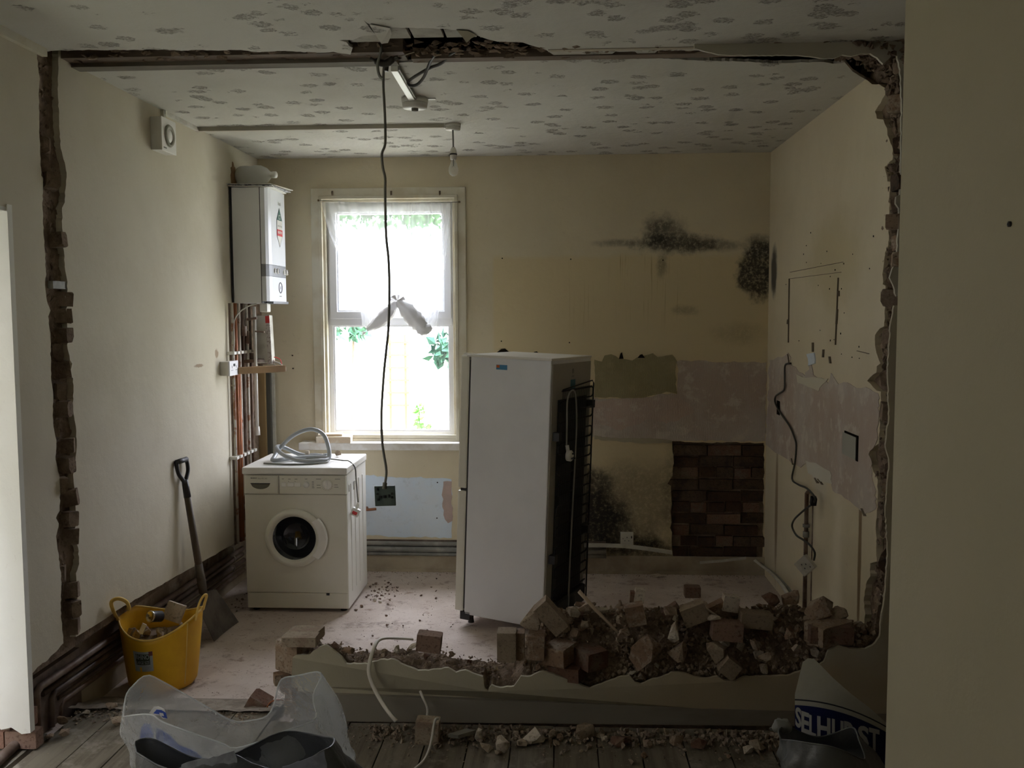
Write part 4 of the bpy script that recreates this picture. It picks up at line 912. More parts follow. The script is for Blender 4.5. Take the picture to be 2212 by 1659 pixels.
# batten, socket box
t = thing('double_socket', 'white double socket in a deep box on the left wall at worktop height', 'socket', (-1.97, 5.40, 1.37))
sb = obj('back_box', MB().box(XL, XL + .052, 5.335, 5.475, 1.372, 1.455), M['wplast'], t, bevel=.003)
o_ = obj('face_plate', MB().box(XL + .048, XL + .060, 5.333, 5.477, 1.370, 1.457), mat('socket_face', (.80, .80, .84), .35), t, bevel=.003)
obj('pin_holes', MB().box(XL + .0600, XL + .0606, 5.37, 5.375, 1.415, 1.43).box(XL + .0600, XL + .0606, 5.44, 5.445, 1.415, 1.43).box(XL + .0600, XL + .0606, 5.36, 5.366, 1.40, 1.405).box(XL + .0600, XL + .0606, 5.378, 5.384, 1.40, 1.405).box(XL + .0600, XL + .0606, 5.43, 5.436, 1.40, 1.405).box(XL + .0600, XL + .0606, 5.448, 5.454, 1.40, 1.405).box(XL + .06, XL + .063, 5.395, 5.405, 1.425, 1.44).box(XL + .06, XL + .063, 5.41, 5.42, 1.425, 1.44), M['ink'], o_)
ba, bb = U(512, 800, 'Y', 5.48), U(613, 798, 'Y', 5.72)
ang = math.degrees(math.atan2(bb.y - ba.y, bb.x - ba.x)); ln = math.hypot(bb.x - ba.x, bb.y - ba.y)
t = thing('timber_batten', 'short brown timber batten reaching out from the socket past the pipes', 'batten', ((ba.x + bb.x) / 2, (ba.y + bb.y) / 2, 1.36))
obj('batten', MB().obox(((ba.x + bb.x) / 2, (ba.y + bb.y) / 2, (ba.z + bb.z) / 2 + .002), (ln, .045, .040), rot('Z', ang)), M['wood'], t, bevel=.002)
obj('batten_cap', MB().obox(bb + V((.004, .002, .002)), (.012, .03, .028), rot('Z', ang)), M['pale'], t)
# leaning strips in the corner
def corner_strip(name, lab, cat_, xa, xb, ya, yb, mt, y):
    p0, p1 = U(xa, yb, 'Y', y), U(xb, ya, 'Y', y)
    obj(name, MB().box(p0.x, p1.x, y - .01, y + .02, .155, p1.z), mt, None, lab, cat_)
corner_strip('wooden_plank', 'upright pine plank in the corner behind the washing machine', 'plank', 553, 572, 806, 990, M['plank'], 6.00)
corner_strip('dark_slot_strip', 'upright dark strip for the shaded slot between the pine plank and the white strip', 'board', 573, 584, 806, 990, mat('slot_shade_grey', (.10, .10, .085), .8), 6.03)  # shade of the dark slot put in as a solid grey strip
corner_strip('white_trunking', 'upright white trunking strip in the corner left of the window', 'trunking', 584, 592, 806, 990, M['trunk'], 6.06)
obj('telephone_wire', MB().tube(spline([WL(509, 655) + V((.006, 0, 0)), WL(506, 720) + V((.008, 0, 0)), WL(511, 760) + V((.006, 0, 0)), WL(509, 900) + V((.005, 0, 0)), WL(511, 1040) + V((.005, 0, 0)), WL(513, 1168) + V((.005, 0, 0))]), .004, 6), mat('brown_wire', (.28, .17, .11), .6), None, 'thin brown wire running down the left wall beside the pipes', 'wire')

# ---- pipes along the foot of the left wall
t = thing('floor_pipes', 'bundle of dusty dark pipes running low along the left wall', 'pipes', (XL, 4.4, .1))
for i, (pa, pb, pc_, x, r, mt) in enumerate((((80, 1488), (524, 1184), 1595, XL - .060, .015, M['pdark']), ((92, 1500), (524, 1196), None, XL - .066, .011, M['dpipe']), ((112, 1497), (527, 1209), 1568, XL - .070, .014, M['dpipe']),
                                          ((124, 1508), (527, 1221), None, XL - .076, .010, M['dpipe']), ((130, 1517), (527, 1231), 1560, XL - .080, .013, M['pdark']))):
    a, b = U(*pa, 'X', x), U(*pb, 'X', x)
    pts = [b, a]
    if pc_: pts = [b, a + (b - a).normalized() * .02, a + V((0, -.005, -.018)), V((a.x, a.y - .012, FZ - .02))]
    obj('pipe', MB().tube(pts, r, 10), mt, t)
for (px, py) in ((506, 1187), (508, 1207), (507, 1228)):
    c_ = U(px, py, 'X', XL + .0); obj('pipe_clip', MB().tube([c_ + V((-.03, 0, .016)), c_ + V((-.004, 0, .016)), c_ + V((.002, 0, 0)), c_ + V((-.006, 0, -.014))], .005, 6), M['wplast'], t)
obj('duct_board', MB().box(XL - .10, XL - .075, YJ + .1, 3.8, .0, .30), M['dpipe'], wall_left)
obj('threshold_pipe', MB().tube([U(-30, 1668, 'Z', FZ + .02), U(30, 1612, 'Z', FZ + .02), U(62, 1586, 'Z', FZ + .02)], .02, 10), M['dpipe'], None, 'dark pipe lying along the threshold at the bottom left', 'pipe')
# pipes under the window
t = thing('back_pipes', 'two grey painted pipes running low along the wall under the window', 'pipes', (-.9, YB, .12))
for z, r in ((.198, .016), (.160, .020), (.128, .012)): obj('pipe', MB().tube([(XL, YB - .03, z), (-.6, YB - .028, z - .006), (.3, YB - .028, z - .01)], r, 10), M['greypipe'], t)
obj('pipe_board', MB().box(XL, .3, YB - .012, YB - .002, .115, .215), M['dpipe'], t)

# ================================================================== CEILING ELECTRICS
def UY(l, y): return [U(*p, 'Y', y) for p in l]
t = thing('hanging_cable', 'long grey cable hanging from the ceiling hole with a green socket plate', 'cable', (-.71, 3.76, 1.0))
obj('flex', MB().tube(spline(UY([(838, 118), (830, 140), (828, 177), (830, 220), (832, 266), (832, 311), (825, 332), (827, 362), (832, 385), (832, 420), (834, 507), (839, 557), (841, 608), (841, 646), (839, 709), (834, 760), (829, 810), (824, 894), (826, 958), (834, 1010), (834, 1029), (831, 1049)], 3.76), 4), .0052, 8), M['cable'], t)
pc = U(832, 1071, 'Y', 3.76); R_ = rot('Y', -2)
bp = obj('back_plate', MB().obox(pc, (.086, .010, .084), R_), M['green'], t, bevel=.002)
for dx, dz, w_, h_ in ((-.030, .030, .006, .010), (-.030, .010, .008, .006), (-.018, -.002, .010, .006), (.018, .0, .006, .012), (.030, .010, .006, .008), (.030, -.006, .006, .008), (-.028, -.014, .008, .008), (0, -.002, .010, .010)):
    obj('terminal', MB().obox(pc + R_ @ V((dx, -.008, dz)), (w_, .008, h_), R_), M['black'], bp)
obj('cable_clamp', MB().tube([pc + V((-.002, -.006, .030)), pc + V((0, 0, .055))], .009, 8), M['cable'], bp)
obj('grey_flex', MB().tube(spline(UY([(816, 72), (822, 95), (823, 111), (816, 137), (817, 155), (821, 166), (828, 171)], 3.70)), .006, 8), mat('pale_grey_flex', (.34, .35, .31), .5), None, 'pale grey flex curling out of the ceiling hole', 'cable')
obj('thin_wire', MB().tube(spline(UY([(826, 133), (840, 124), (870, 120), (895, 112)], 3.72)), .003, 6), mat('pinkish_wire', (.38, .33, .28), .5), None, 'thin pinkish wire lying across the edge of the ceiling hole', 'wire')
lp = [(1005, 106, 3.70), (978, 114, 3.76), (953, 137, 3.84), (928, 147, 3.88), (897, 165, 3.94), (881, 177, 3.98), (887, 185, 3.99), (902, 182, 3.98), (915, 167, 3.94), (923, 149, 3.88), (933, 127, 3.80), (946, 112, 3.72)]
obj('black_cable', MB().tube(spline([U(a, b, 'Y', c) for a, b, c in lp], 6), .0065, 8), M['dcable'], None, 'black cable looping down from the ceiling hole and back', 'cable')
obj('cable_bundle', MB().tube(spline(UY([(800, 126), (812, 132), (826, 137), (838, 136), (848, 128), (860, 124)], 3.72)), [.006] * 5 + [.014] * 16 + [.008] * 5, 8).tube(spline(UY([(836, 136), (835, 146), (834, 154)], 3.74)), .009, 8), M['dcable'], None, 'tangle of dark taped cable ends at the ceiling edge', 'cable')
t = thing('mini_trunking', 'short white trunking running to the round ceiling box', 'trunking', U(868, 178, 'Z', ZC))
a, b = U(852, 148, 'Z', ZC - .012), U(891, 214, 'Z', ZC - .012); d = (b - a); an = math.degrees(math.atan2(d.y, d.x))
obj('trunking_body', MB().obox((a + b) / 2, (d.length, .030, .024), rot('Z', an)), mat('trunk_white', (.80, .79, .73), .4), t, bevel=.002)
obj('trunking_lip', MB().obox((a + b) / 2 + V((.018, 0, .004)), (d.length, .008, .020), rot('Z', an)), M['inkg'], t)
def rose(c, r, h, nm, lab, cat_):
    t_ = thing(nm, lab, cat_, c)
    obj('base', MB().lathe([(0, 0), (r, 0), (r * .98, -h * .45), (r * .92, -h * .5), (0, -h * .5)], c, None, 28), M['wplast'], t_)
    obj('cover', MB().lathe([(0, -h * .5), (r * .95, -h * .52), (r * .90, -h), (0, -h * 1.02)], c, None, 28), M['wplast'], t_)
    return t_
c = U(896, 213, 'Z', ZC); c.z = ZC
t = rose(c, .064, .045, 'junction_box', 'round white junction box on the ceiling at the end of the trunking', 'ceiling box')
obj('centre_nub', MB().lathe([(.017, -.045), (.016, -.058), (.0, -.062)], c, None, 14), M['inkg'], t)
obj('ear', MB().box(c.x + .06, c.x + .10, c.y - .008, c.y + .008, ZC - .006, ZC), M['wplast'], t)
c = U(978, 268, 'Z', ZC); c.z = ZC
t = rose(c, .044, .032, 'pendant_light', 'bare bulb pendant hanging from a small white ceiling rose', 'light')
hz_ = U(981, 318, 'Y', c.y).z
obj('pendant_cord', MB().tube([c + V((0, 0, -.03)), V((c.x + .002, c.y, hz_))], .0045, 8), M['cable'], t)
hd_ = obj('bulb_holder', MB().lathe([(0, 0), (.008, 0), (.016, -.014), (.018, -.032), (.018, -.050), (.0165, -.066), (.0, -.066)], (c.x + .002, c.y, hz_), None, 20), M['wplast'], t)
obj('holder_ring', MB().lathe([(.0185, -.034), (.0205, -.036), (.0205, -.040), (.0185, -.042)], (c.x + .002, c.y, hz_), None, 20), M['ink'], hd_)
bl = obj('bulb', MB().lathe([(.0125, -.062), (.0135, -.078), (.020, -.095), (.0275, -.115), (.028, -.128), (.022, -.144), (.010, -.153), (0, -.155)], (c.x + .002, c.y, hz_), None, 24), M['bulb'], t)
obj('filament_stem', MB().tube([(c.x + .002, c.y, hz_ - .066), (c.x + .002, c.y, hz_ - .10)], .003, 6).tube([(c.x - .008, c.y, hz_ - .108), (c.x + .002, c.y, hz_ - .10), (c.x + .012, c.y, hz_ - .108)], .001, 4), M['cable'], bl)
t = thing('ceiling_conduit', 'long thin white conduit crossing the ceiling to the pendant rose', 'conduit', (-1.3, c.y, ZC - .02))
obj('conduit_run', MB().box(XL, c.x - .03, c.y - .02, c.y + .005, ZC - .022, ZC), mat('dull_conduit', (.50, .47, .40), .6), t)
obj('conduit_end', MB().box(c.x - .045, c.x - .02, c.y - .022, c.y + .007, ZC - .024, ZC), M['wplast'], t)
obj('conduit_corner', MB().box(XL, XL + .02, 4.64, c.y + .006, ZC - .020, ZC), M['trunk'], t)
# extractor fan
f0, f1 = U(320, 252, 'X', XL), U(357, 330, 'X', XL)
fz0, fz1 = 2.535, 2.695
t = thing('extractor_fan', 'square white extractor fan high on the left wall', 'extractor fan', (XL, 4.56, fz0))
yA, yB_ = 4.50, 4.665
fb = obj('fan_box', MB().box(XL, XL + .052, yA, yB_, fz0, fz1), M['wplast'], t, bevel=.003)
obj('fan_face', MB().box(XL + .052, XL + .058, yA - .002, yB_ + .002, fz0 - .002, fz1 + .002), M['appl'], t, bevel=.002)
fcx, fcz = (yA + yB_) / 2, (fz0 + fz1) / 2
obj('grille_ring', MB().lathe([(.052, .0), (.055, .004), (.050, .010), (.036, .008), (.034, .0)], (XL + .057, fcx, fcz), rot('Y', 90), 28), mat('grille_grey', (.36, .35, .28), .6), t)
obj('fan_centre', MB().lathe([(.034, 0), (.030, .006), (0, .007)], (XL + .057, fcx, fcz), rot('Y', 90), 24), M['appl'], t)
obj('maker_mark', MB().box(XL + .058, XL + .0586, yA + .015, yA + .05, fz0 + .012, fz0 + .018), M['inkg'], t)
obj('fan_conduit', MB().box(XL, XL + .016, 4.625, 4.65, fz1, ZC), M['trunk'], t)

# ================================================================== CURTAIN
def lerp(tab, v):
    for (a, pa), (b, pb) in zip(tab, tab[1:]):
        if v <= b + 1e-9: k_ = (v - a) / (b - a); return (pa[0] + (pb[0] - pa[0]) * k_, pa[1] + (pb[1] - pa[1]) * k_)
    return tab[-1][1]
Lc = [(0, (694, 436)), (.25, (702, 505)), (.5, (718, 572)), (.75, (742, 640)), (1, (782, 704))]
Rc = [(0, (968, 438)), (.35, (966, 540)), (.7, (962, 640)), (1, (944, 716))]
Bc = [(0, (782, 704)), (.2, (815, 706)), (.35, (840, 672)), (.45, (858, 655)), (.6, (885, 672)), (.8, (915, 716)), (1, (944, 716))]
mb = MB(); nu, nv = 150, 36; vs = []
for j in range(nv + 1):
    v = j / nv
    for i in range(nu + 1):
        u = i / nu; a, b = lerp(Lc, v), lerp(Rc, v); bt = lerp(Bc, u)
        uu = u + .03 * math.sin(u * 40) * (u > .55)
        x = a[0] + (b[0] - a[0]) * uu; y = a[1] + (b[1] - a[1]) * uu
        tgt = 438 + (bt[1] - 438) * v; w_ = v ** 1.5; x = x * (1 - w_) + bt[0] * w_; y = y * (1 - w_) + tgt * w_ if v > 0 else y
        amp = .006 + .010 * (u > .58) + .004 * v
        fold = amp * math.sin(u * (70 if u < .58 else 150) + 1.5 * math.sin(u * 9)) + .006 * noise.noise(V((u * 30, v * 3, 0)))
        vs.append(U(x, y, 'Y', YB - .045 - fold - .02 * v * math.sin(math.pi * u)))
mb.add(vs, [(j * (nu + 1) + i, j * (nu + 1) + i + 1, (j + 1) * (nu + 1) + i + 1, (j + 1) * (nu + 1) + i) for j in range(nv) for i in range(nu)], True)
t = thing('net_curtain', 'sheer white net curtain tied up in a knot at the window', 'curtain', (-1.1, YB - .05, 1.65))
obj('sheer', mb, M['net'], t)
def crumple(pts, rs, n=22, amp=.25, k_=5, seed=0, flat=1):
    P = spline(pts, k_); R = []
    for i in range(len(P)):
        f = i / (len(P) - 1) * (len(rs) - 1); a = int(min(f, len(rs) - 2)); R.append(rs[a] + (rs[a + 1] - rs[a]) * (f - a))
    m_ = MB().tube(P, R, n, flat=flat)
    for i, p in enumerate(m_.v):
        c = P[min(i // n, len(P) - 1)]; d = p - c; m_.v[i] = c + d * (1 + amp * noise.fractal(V((p.x * 55 + seed, p.y * 55, p.z * 22)), .7, 2, 4) + .12 * math.sin(math.atan2(d.z, d.y + d.x) * 7))
    return m_
Yc = YB - .075
obj('gathered_net', crumple([U(*p, 'Y', Yc) for p in ((792, 712), (815, 698), (838, 674), (858, 652))], [.012, .036, .042, .014]), M['netd'], t)
obj('gathered_net', crumple([U(*p, 'Y', Yc - .01) for p in ((858, 650), (880, 670), (900, 692), (916, 712), (932, 706))], [.014, .050, .054, .038, .014], seed=4), M['netd'], t)
obj('gathered_net', crumple([U(*p, 'Y', Yc + .01) for p in ((914, 722), (932, 706), (942, 670), (946, 620), (950, 560), (955, 500), (955, 440))], [.018, .020, .012, .009, .008, .008, .012], seed=7), M['net'], t)
obj('gathered_net', crumple([U(*p, 'Y', Yc + .01) for p in ((914, 722), (920, 690), (918, 640), (918, 600))], [.016, .016, .010, .004], seed=9), M['net'], t)
mb = MB()
for i in range(16):
    a = random.uniform(.2, 2.9); c = U(858, 650, 'Y', Yc - .02); e = c + V((math.cos(a) * .055, random.uniform(-.02, .02), math.sin(a) * .04)); p_ = V((-math.sin(a), 0, math.cos(a))) * .008
    mb.add([c, e - p_, e + p_ * 1.4], [(0, 1, 2)])
obj('knot_frill', mb, M['netd'], t, kind='stuff')

# ================================================================== RIGHT AND BACK WALL FITTINGS
X2 = XR - .014
ld = [(1708, 785), (1696, 789), (1695, 815), (1694, 841), (1683, 850), (1675, 857), (1675, 872), (1688, 895), (1706, 921), (1716, 945), (1720, 963), (1717, 1000), (1711, 1034), (1725, 1047), (1743, 1055), (1760, 1074), (1757, 1086), (1742, 1098),
      (1729, 1109), (1716, 1122), (1711, 1137), (1720, 1156), (1735, 1166), (1750, 1178), (1760, 1194), (1758, 1210)]
t = thing('wall_cable', 'wavy dark cable hanging down the right wall to a loose socket box', 'cable', U(1730, 1210, 'X', X2))
obj('flex', MB().tube(spline([U(*p, 'X', X2 - (.03 if i > 12 else 0)) for i, p in enumerate(ld)], 4), .0055, 8), M['dcable'], t)
c = U(1757, 1082, 'X', X2 - .03); obj('connector', MB().obox(c, (.03, .03, .045), rot('X', 25)), M['black'], t, bevel=.004)
c = U(1740, 1221, 'X', XR - .07); R_ = rot('X', 45) @ rot('Z', -12)
R_ = rot('Z', -40) @ rot('Y', 43)
sb = obj('loose_box', MB().obox(c, (.082, .034, .082), R_), mat('grubby_white', (.52, .50, .44), .5, (.42, .4, .34), 20), t, bevel=.004)
for dx, dz in ((-.012, -.006), (.012, -.006), (0, .014), (.024, .024)): obj('slot', MB().obox(c + R_ @ V((dx, -.0175, dz)), (.007, .001, .005), R_), M['ink'], sb)
t = thing('wall_pipe', 'dark upright pipe rising from the rubble against the right wall', 'pipe', (XR - .02, 5.0, 0))
a, b = U(1741, 1064, 'X', XR - .022), U(1740, 1300, 'X', XR - .022); yp = (a.y + b.y) / 2
obj('pipe_body', MB().tube([(XR - .022, yp, 0), (XR - .022, yp, a.z), (XR - .022, yp - .03, a.z + .012)], .0115, 10), M['pdark'], t)
obj('thin_pipe', MB().tube([(XR - .008, yp - .07, 0), (XR - .008, yp - .07, a.z - .02)], .0035, 6), M['pdark'], t)
obj('pipe_joint', MB().tube([(XR - .022, yp, .52), (XR - .022, yp, .55)], .017, 10), M['greypipe'], t); obj('pipe_joint', MB().tube([(XR - .022, yp, .575), (XR - .022, yp, .59)], .019, 10), M['greypipe'], t)
t = thing('sunken_back_box', 'square metal back box sunk into the adhesive on the right wall', 'back box', Wr(1840, 990))
q = [Wr(1826, 940), Wr(1853, 948), Wr(1853, 990), Wr(1830, 985)]
ys = sorted([Wr(1826, 960).y, Wr(1854, 960).y]); zs = sorted([Wr(1840, 940).z, Wr(1840, 988).z])
obj('box_shadow_gap', MB().box(XR - .0062, XR, ys[0] - .012, ys[0] + .012, zs[0] - .004, zs[1] + .004).box(XR - .0062, XR, ys[0] - .012, ys[1], zs[1], zs[1] + .010), M['hole'], t)
obj('box_plate', MB().box(XR - .0085, XR - .006, ys[0] + .012, ys[1] + .02, zs[0], zs[1]), mat('zinc', (.42, .42, .36), .5), t)
obj('wall_slot', MB().box(XR - .0062, XR + .004, *sorted([Wr(1680, 880).y, Wr(1686, 880).y]), Wr(1683, 896).z, Wr(1683, 866).z), M['hole'], wall_right)
t = thing('wall_socket', 'single white socket low on the mouldy part of the back wall', 'socket', Wb(1354, 1177))
p0, p1 = Wb(1340, 1177), Wb(1368, 1149)
fp2 = obj('face_plate', MB().box(p0.x, p1.x, YB - .016, YB, p0.z, p1.z), mat('dim_white', (.68, .66, .58), .4), t, bevel=.003)
pcx, pcz = (p0.x + p1.x) / 2, (p0.z + p1.z) / 2
for dx, dz, a, b in ((0, .010, .005, .008), (-.014, -.012, .007, .004), (.012, -.012, .007, .004), (-.026, .002, .004, .006), (.03, .012, .006, .016)): obj('slot', MB().box(pcx + dx - a / 2, pcx + dx + a / 2, YB - .0166, YB - .0158, pcz + dz - b / 2, pcz + dz + b / 2), M['ink'], fp2)
def strip(name, lab, pts, y, w_, mt, cat_='trunking', dy=.012):
    up, lo = [U(p[0], p[1] - w_ / 2, 'Y', y) for p in pts], [U(p[0], p[1] + w_ / 2, 'Y', y) for p in pts]
    return obj(name, MB().prism(up + lo[::-1], (0, dy, 0)), mt, None, lab, cat_)
strip('white_trunking', 'bowed white trunking along the foot of the back wall behind the fridge', [(1250, 1178), (1300, 1178), (1350, 1180), (1400, 1186), (1452, 1194)], YB - .05, 8, M['trunk'])
strip('trunking_offcut', 'short pale trunking offcut in front of the exposed bricks', [(1512, 1216), (1560, 1212), (1612, 1206)], YB - .06, 5, M['trunk'])
t = thing('loose_trunking', 'pale trunking strip lying down along the foot of the right wall', 'trunking', (1.2, 5.6, 0))
P_ = [U(1630, 1210, 'Y', 6.06), U(1645, 1222, 'X', 1.30), U(1668, 1240, 'X', 1.27), U(1688, 1262, 'X', 1.24), U(1702, 1284, 'X', 1.22)]
obj('strip', MB().tube(spline(P_), .014, 6, flat=.5), M['trunk'], t); obj('strip', MB().tube(spline([p + V((.035, 0, -.02)) for p in P_]), .010, 6), M['greypipe'], t)
# stone on the sill
t = thing('stone_slab', 'broken pale stone slab resting on the left end of the window sill', 'stone', U(722, 955, 'Y', 6.0))
a, b = U(684, 954, 'Y', 6.0), U(757, 940, 'Y', 6.0)
obj('slab', MB().hull(brickpts(((a.x + b.x) / 2, 6.04, .886 + .020), b.x - a.x, .12, .04, rot('Z', 3), .08)), M['stone'], t)
obj('upper_flake', MB().hull(brickpts(((a.x + b.x) / 2 - .03, 6.05, .886 + .048), (b.x - a.x) * .7, .09, .014, rot('Z', 8), .2)), M['stone'], t)

# ================================================================== SHOVEL
sT = U(387, 1002, 'X', XL + .035); bA = V((-1.835, 4.700, .004)); bB = V((-1.815, 5.015, .004)); sS = U(437, 1268, 'X', -1.915); sH = U(401, 1050, 'X', XL + .03)
t = thing('shovel', 'worn square-mouth shovel with a black D handle leaning on the left wall', 'shovel', V((-1.84, 4.86, 0)))
ax_ = (sH - sS).normalized(); wd = (bB - bA).normalized()
nn_ = ax_.cross(wd).normalized()
if nn_.x < 0: nn_ = -nn_
obj('shaft', MB().tube([sS - ax_ * .03, sS + ax_ * .06, sH + ax_ * .02], [.022, .019, .017], 12), mat('shaft_wood', (.14, .105, .075), .6, (.09, .07, .05), 20, stretch=(1, 1, .2)), t)
g0 = sH; ga = g0 + ax_ * .125
dg = MB().tube(spline([g0 - ax_ * .01, g0 + ax_ * .03 + wd * .014, g0 + ax_ * .075 + wd * .052, g0 + ax_ * .125 + wd * .056, g0 + ax_ * .135 + wd * .03]), .011, 8)
dg.tube(spline([g0 - ax_ * .01, g0 + ax_ * .03 - wd * .014, g0 + ax_ * .075 - wd * .052, g0 + ax_ * .125 - wd * .056, g0 + ax_ * .135 - wd * .03]), .011, 8).tube([g0 + ax_ * .137 - wd * .055, g0 + ax_ * .137 + wd * .055], .014, 10).tube([g0 - ax_ * .06, g0 + ax_ * .035], [.019, .017], 10)
obj('handle_grip', dg, M['dplast'], t)
nb = 8; vs = []
topc = sS - ax_ * .03
for j in range(9):
    v = j / 8
    for i in range(nb + 1):
        u = i / nb - .5; bt = bA.lerp(bB, u + .5); tp = topc + wd * (u * .235)
        p = bt.lerp(tp, v) + nn_ * (abs(u) ** 2 * .05 - .006) * (.5 + v * .5)
        if j == 8: p -= (topc - bA.lerp(bB, .5)).normalized() * (abs(u) * .05)
        vs.append(p)
mb = MB().add(vs, [(j * (nb + 1) + i, j * (nb + 1) + i + 1, (j + 1) * (nb + 1) + i + 1, (j + 1) * (nb + 1) + i) for j in range(8) for i in range(nb)], True)
mb.add([p - nn_ * .003 for p in vs], [(j * (nb + 1) + i, j * (nb + 1) + i + 1, (j + 1) * (nb + 1) + i + 1, (j + 1) * (nb + 1) + i) for j in range(8) for i in range(nb)], True)
obj('blade', mb, M['blade'], t)
obj('socket_strap', MB().tube([topc - ax_ * .07 - nn_ * -.004, topc + ax_ * .04, topc + ax_ * .16], [.010, .024, .0205], 10), M['blade'], t)

# ================================================================== YELLOW TUB
TC = V((-1.872, 4.16, 0)); TB_, TT, = .150, .188
def tubp(th, k_, ins=0.0):       # k 0..1 up the side
    h = .288 - .036 * math.cos(2 * (th - math.pi / 2)) * -1 * -1 + .012 * math.sin(th)
    r = TB_ + (TT - TB_) * (k_ ** .85) - ins
    if k_ < .06: r -= .012 * (1 - k_ / .06)
    h = .312 + .036 * math.cos(2 * th) + .012 * math.sin(th)
    return TC + V((r * math.cos(th), r * math.sin(th) * .97, .002 + h * k_))
t = thing('builders_tub', 'yellow flexible builders tub full of rubble beside the left wall', 'tub', TC)
nt, nk = 56, 14
mb = MB(); ks = [0, .02, .06] + [.06 + .94 * i / 11 for i in range(1, 12)]
vs = [tubp(j * math.tau / nt, k_) for k_ in ks for j in range(nt)] + [tubp(j * math.tau / nt, k_, .005) for k_ in ks[::-1] for j in range(nt)]
rows = len(ks) * 2
mb.add(vs, [(i * nt + j, i * nt + (j + 1) % nt, (i + 1) * nt + (j + 1) % nt, (i + 1) * nt + j) for i in range(rows - 1) for j in range(nt)], True)
mb.add([tubp(j * math.tau / nt, 0) for j in range(nt)], [tuple(range(nt))]); mb.add([tubp(j * math.tau / nt, .02, .005) for j in range(nt)], [tuple(range(nt))])
obj('tub_body', mb, M['yellow'], t)
obj('rim', MB().tube([tubp(j * math.tau / nt, 1, .002) for j in range(nt)], .0045, 8, closed=True), M['yrim'], t)
obj('handle', MB().tube(spline([tubp(math.radians(204), .97), U(244, 1318, 'Y', 3.93), U(241, 1300, 'Y', 3.90), U(256, 1293, 'Y', 3.92), U(273, 1300, 'Y', 3.96), U(280, 1316, 'Y', 4.0), tubp(math.radians(170), 1.0)]), .0085, 8, flat=.6), M['yrim'], t)
obj('handle', MB().tube(spline([tubp(math.radians(-14), .93), U(430, 1305, 'Y', 4.12), U(440, 1287, 'Y', 4.13), U(446, 1287, 'Y', 4.16), U(442, 1303, 'Y', 4.19), tubp(math.radians(18), .97)]), .008, 8, flat=.7), M['yrim'], t)
obj('side_seam', MB().tube([tubp(math.radians(-30), k_, -.001) for k_ in (.08, .4, .7, .98)], .003, 6), M['yrim'], t)
def ts(u, v, d=.0012): return tubp(math.radians(-110 + 30 * u), .42 + .36 * v + .03 * u, -d)
def tq(u0, u1, v0, v1, d, n_=6): 
    m_ = MB(); vs = [ts(u0 + (u1 - u0) * i / n_, v, d) for v in (v0, v1) for i in range(n_ + 1)]
    return m_.add(vs, [(i, i + 1, n_ + 2 + i, n_ + 1 + i) for i in range(n_)])
st = obj('label_sticker', tq(0, .30, .0, 1, .0012).add(*(lambda m_: (m_.v, m_.f))(tq(.30, .40, .22, 1, .0012))).add(*(lambda m_: (m_.v, m_.f))(tq(.40, 1, 0, 1, .0012))), M['sticker'], t)
obj('sticker_corner', tq(.82, 1, .78, 1, .0018), mat('maroon_print', (.20, .07, .07)), st)
obj('black_lettering_ground', tq(.13, .86, .34, .88, .0018, 10), mat('print_dark', (.05, .06, .04)), st)
text_on('lettering', 'RHINO', lambda u, v: ts(.155 + .68 * u, .62 + .24 * v, .0026), M['sticker'], st, .02)
text_on('lettering', 'LARGE SIZE', lambda u, v: ts(.155 + .68 * u, .38 + .16 * v, .0026), M['sticker'], st, .0)
# contents
tin = thing('paint_tin_lid', 'shiny round tin with a pale lid lying on the rubble in the tub', 'tin', (-1.88, 4.15, .22))
tc = U(325, 1332, 'Y', 4.12)
RT = rot('Z', -25) @ rot('X', 75)
obj('tin_body', MB().lathe([(.026, 0), (.026, -.06), (0, -.06)], tc, RT, 20), M['dplast'], tin)
obj('tin_lid', MB().lathe([(0, .001), (.020, .001), (.023, .005), (.027, .005), (.028, 0), (.026, -.004)], tc, RT, 24), M['tin'], tin)
fl_ = MB().lathe([(TT - .022, 0), (TT * .5, .01), (0, .018)], TC + V((0, 0, .215)), None, 24)
for i, p in enumerate(fl_.v): fl_.v[i] = p + V((0, 0, noise.noise(p * 30) * .012))
obj('rubble_fill', fl_, M['scar'], t, kind='stuff')
LBL_TUB = 'small broken lump among the rubble in the yellow tub'
for _ in range(26):
    a, r = random.uniform(0, math.tau), .150 * math.sqrt(random.random()); s_ = random.uniform(.030, .06)
    p = TC + V((r * math.cos(a), r * math.sin(a), .238 + random.uniform(-.01, .012)))
    mk = random.choice(['pale', 'mortar', 'rubble', 'tanbrick'])
    obj('rubble_lump', MB().hull(rockpts(p, s_, s_ * .8, s_ * .7, 13, rndrot())), M[mk], None, '%s lump %s of the yellow tub' % ({'pale': 'pale', 'mortar': 'grey-brown', 'rubble': 'brown', 'tanbrick': 'tan'}[mk], ['at the right', 'at the back right', 'at the back', 'at the back left', 'at the left', 'at the front left', 'at the front', 'at the front right'][int((a / math.tau * 8 + .5) % 8)] + (' edge' if r > .09 else ' of the middle')), 'rubble', 'lumps of rubble in the yellow tub')
obj('plaster_slab', MB().hull(brickpts(U(377, 1322, 'Y', 4.24), .085, .03, .085, rot('Y', 18) @ rot('X', -15), .15)), M['pale'], None, 'pale flat plaster slab standing up at the back of the tub', 'rubble')
obj('paper_scrap', MB().obox(U(308, 1358, 'Y', 4.05), (.02, .004, .05), rot('Y', 25)), M['wplast'], None, 'pale paper strip sticking out of the tub rubble at its front', 'paper')

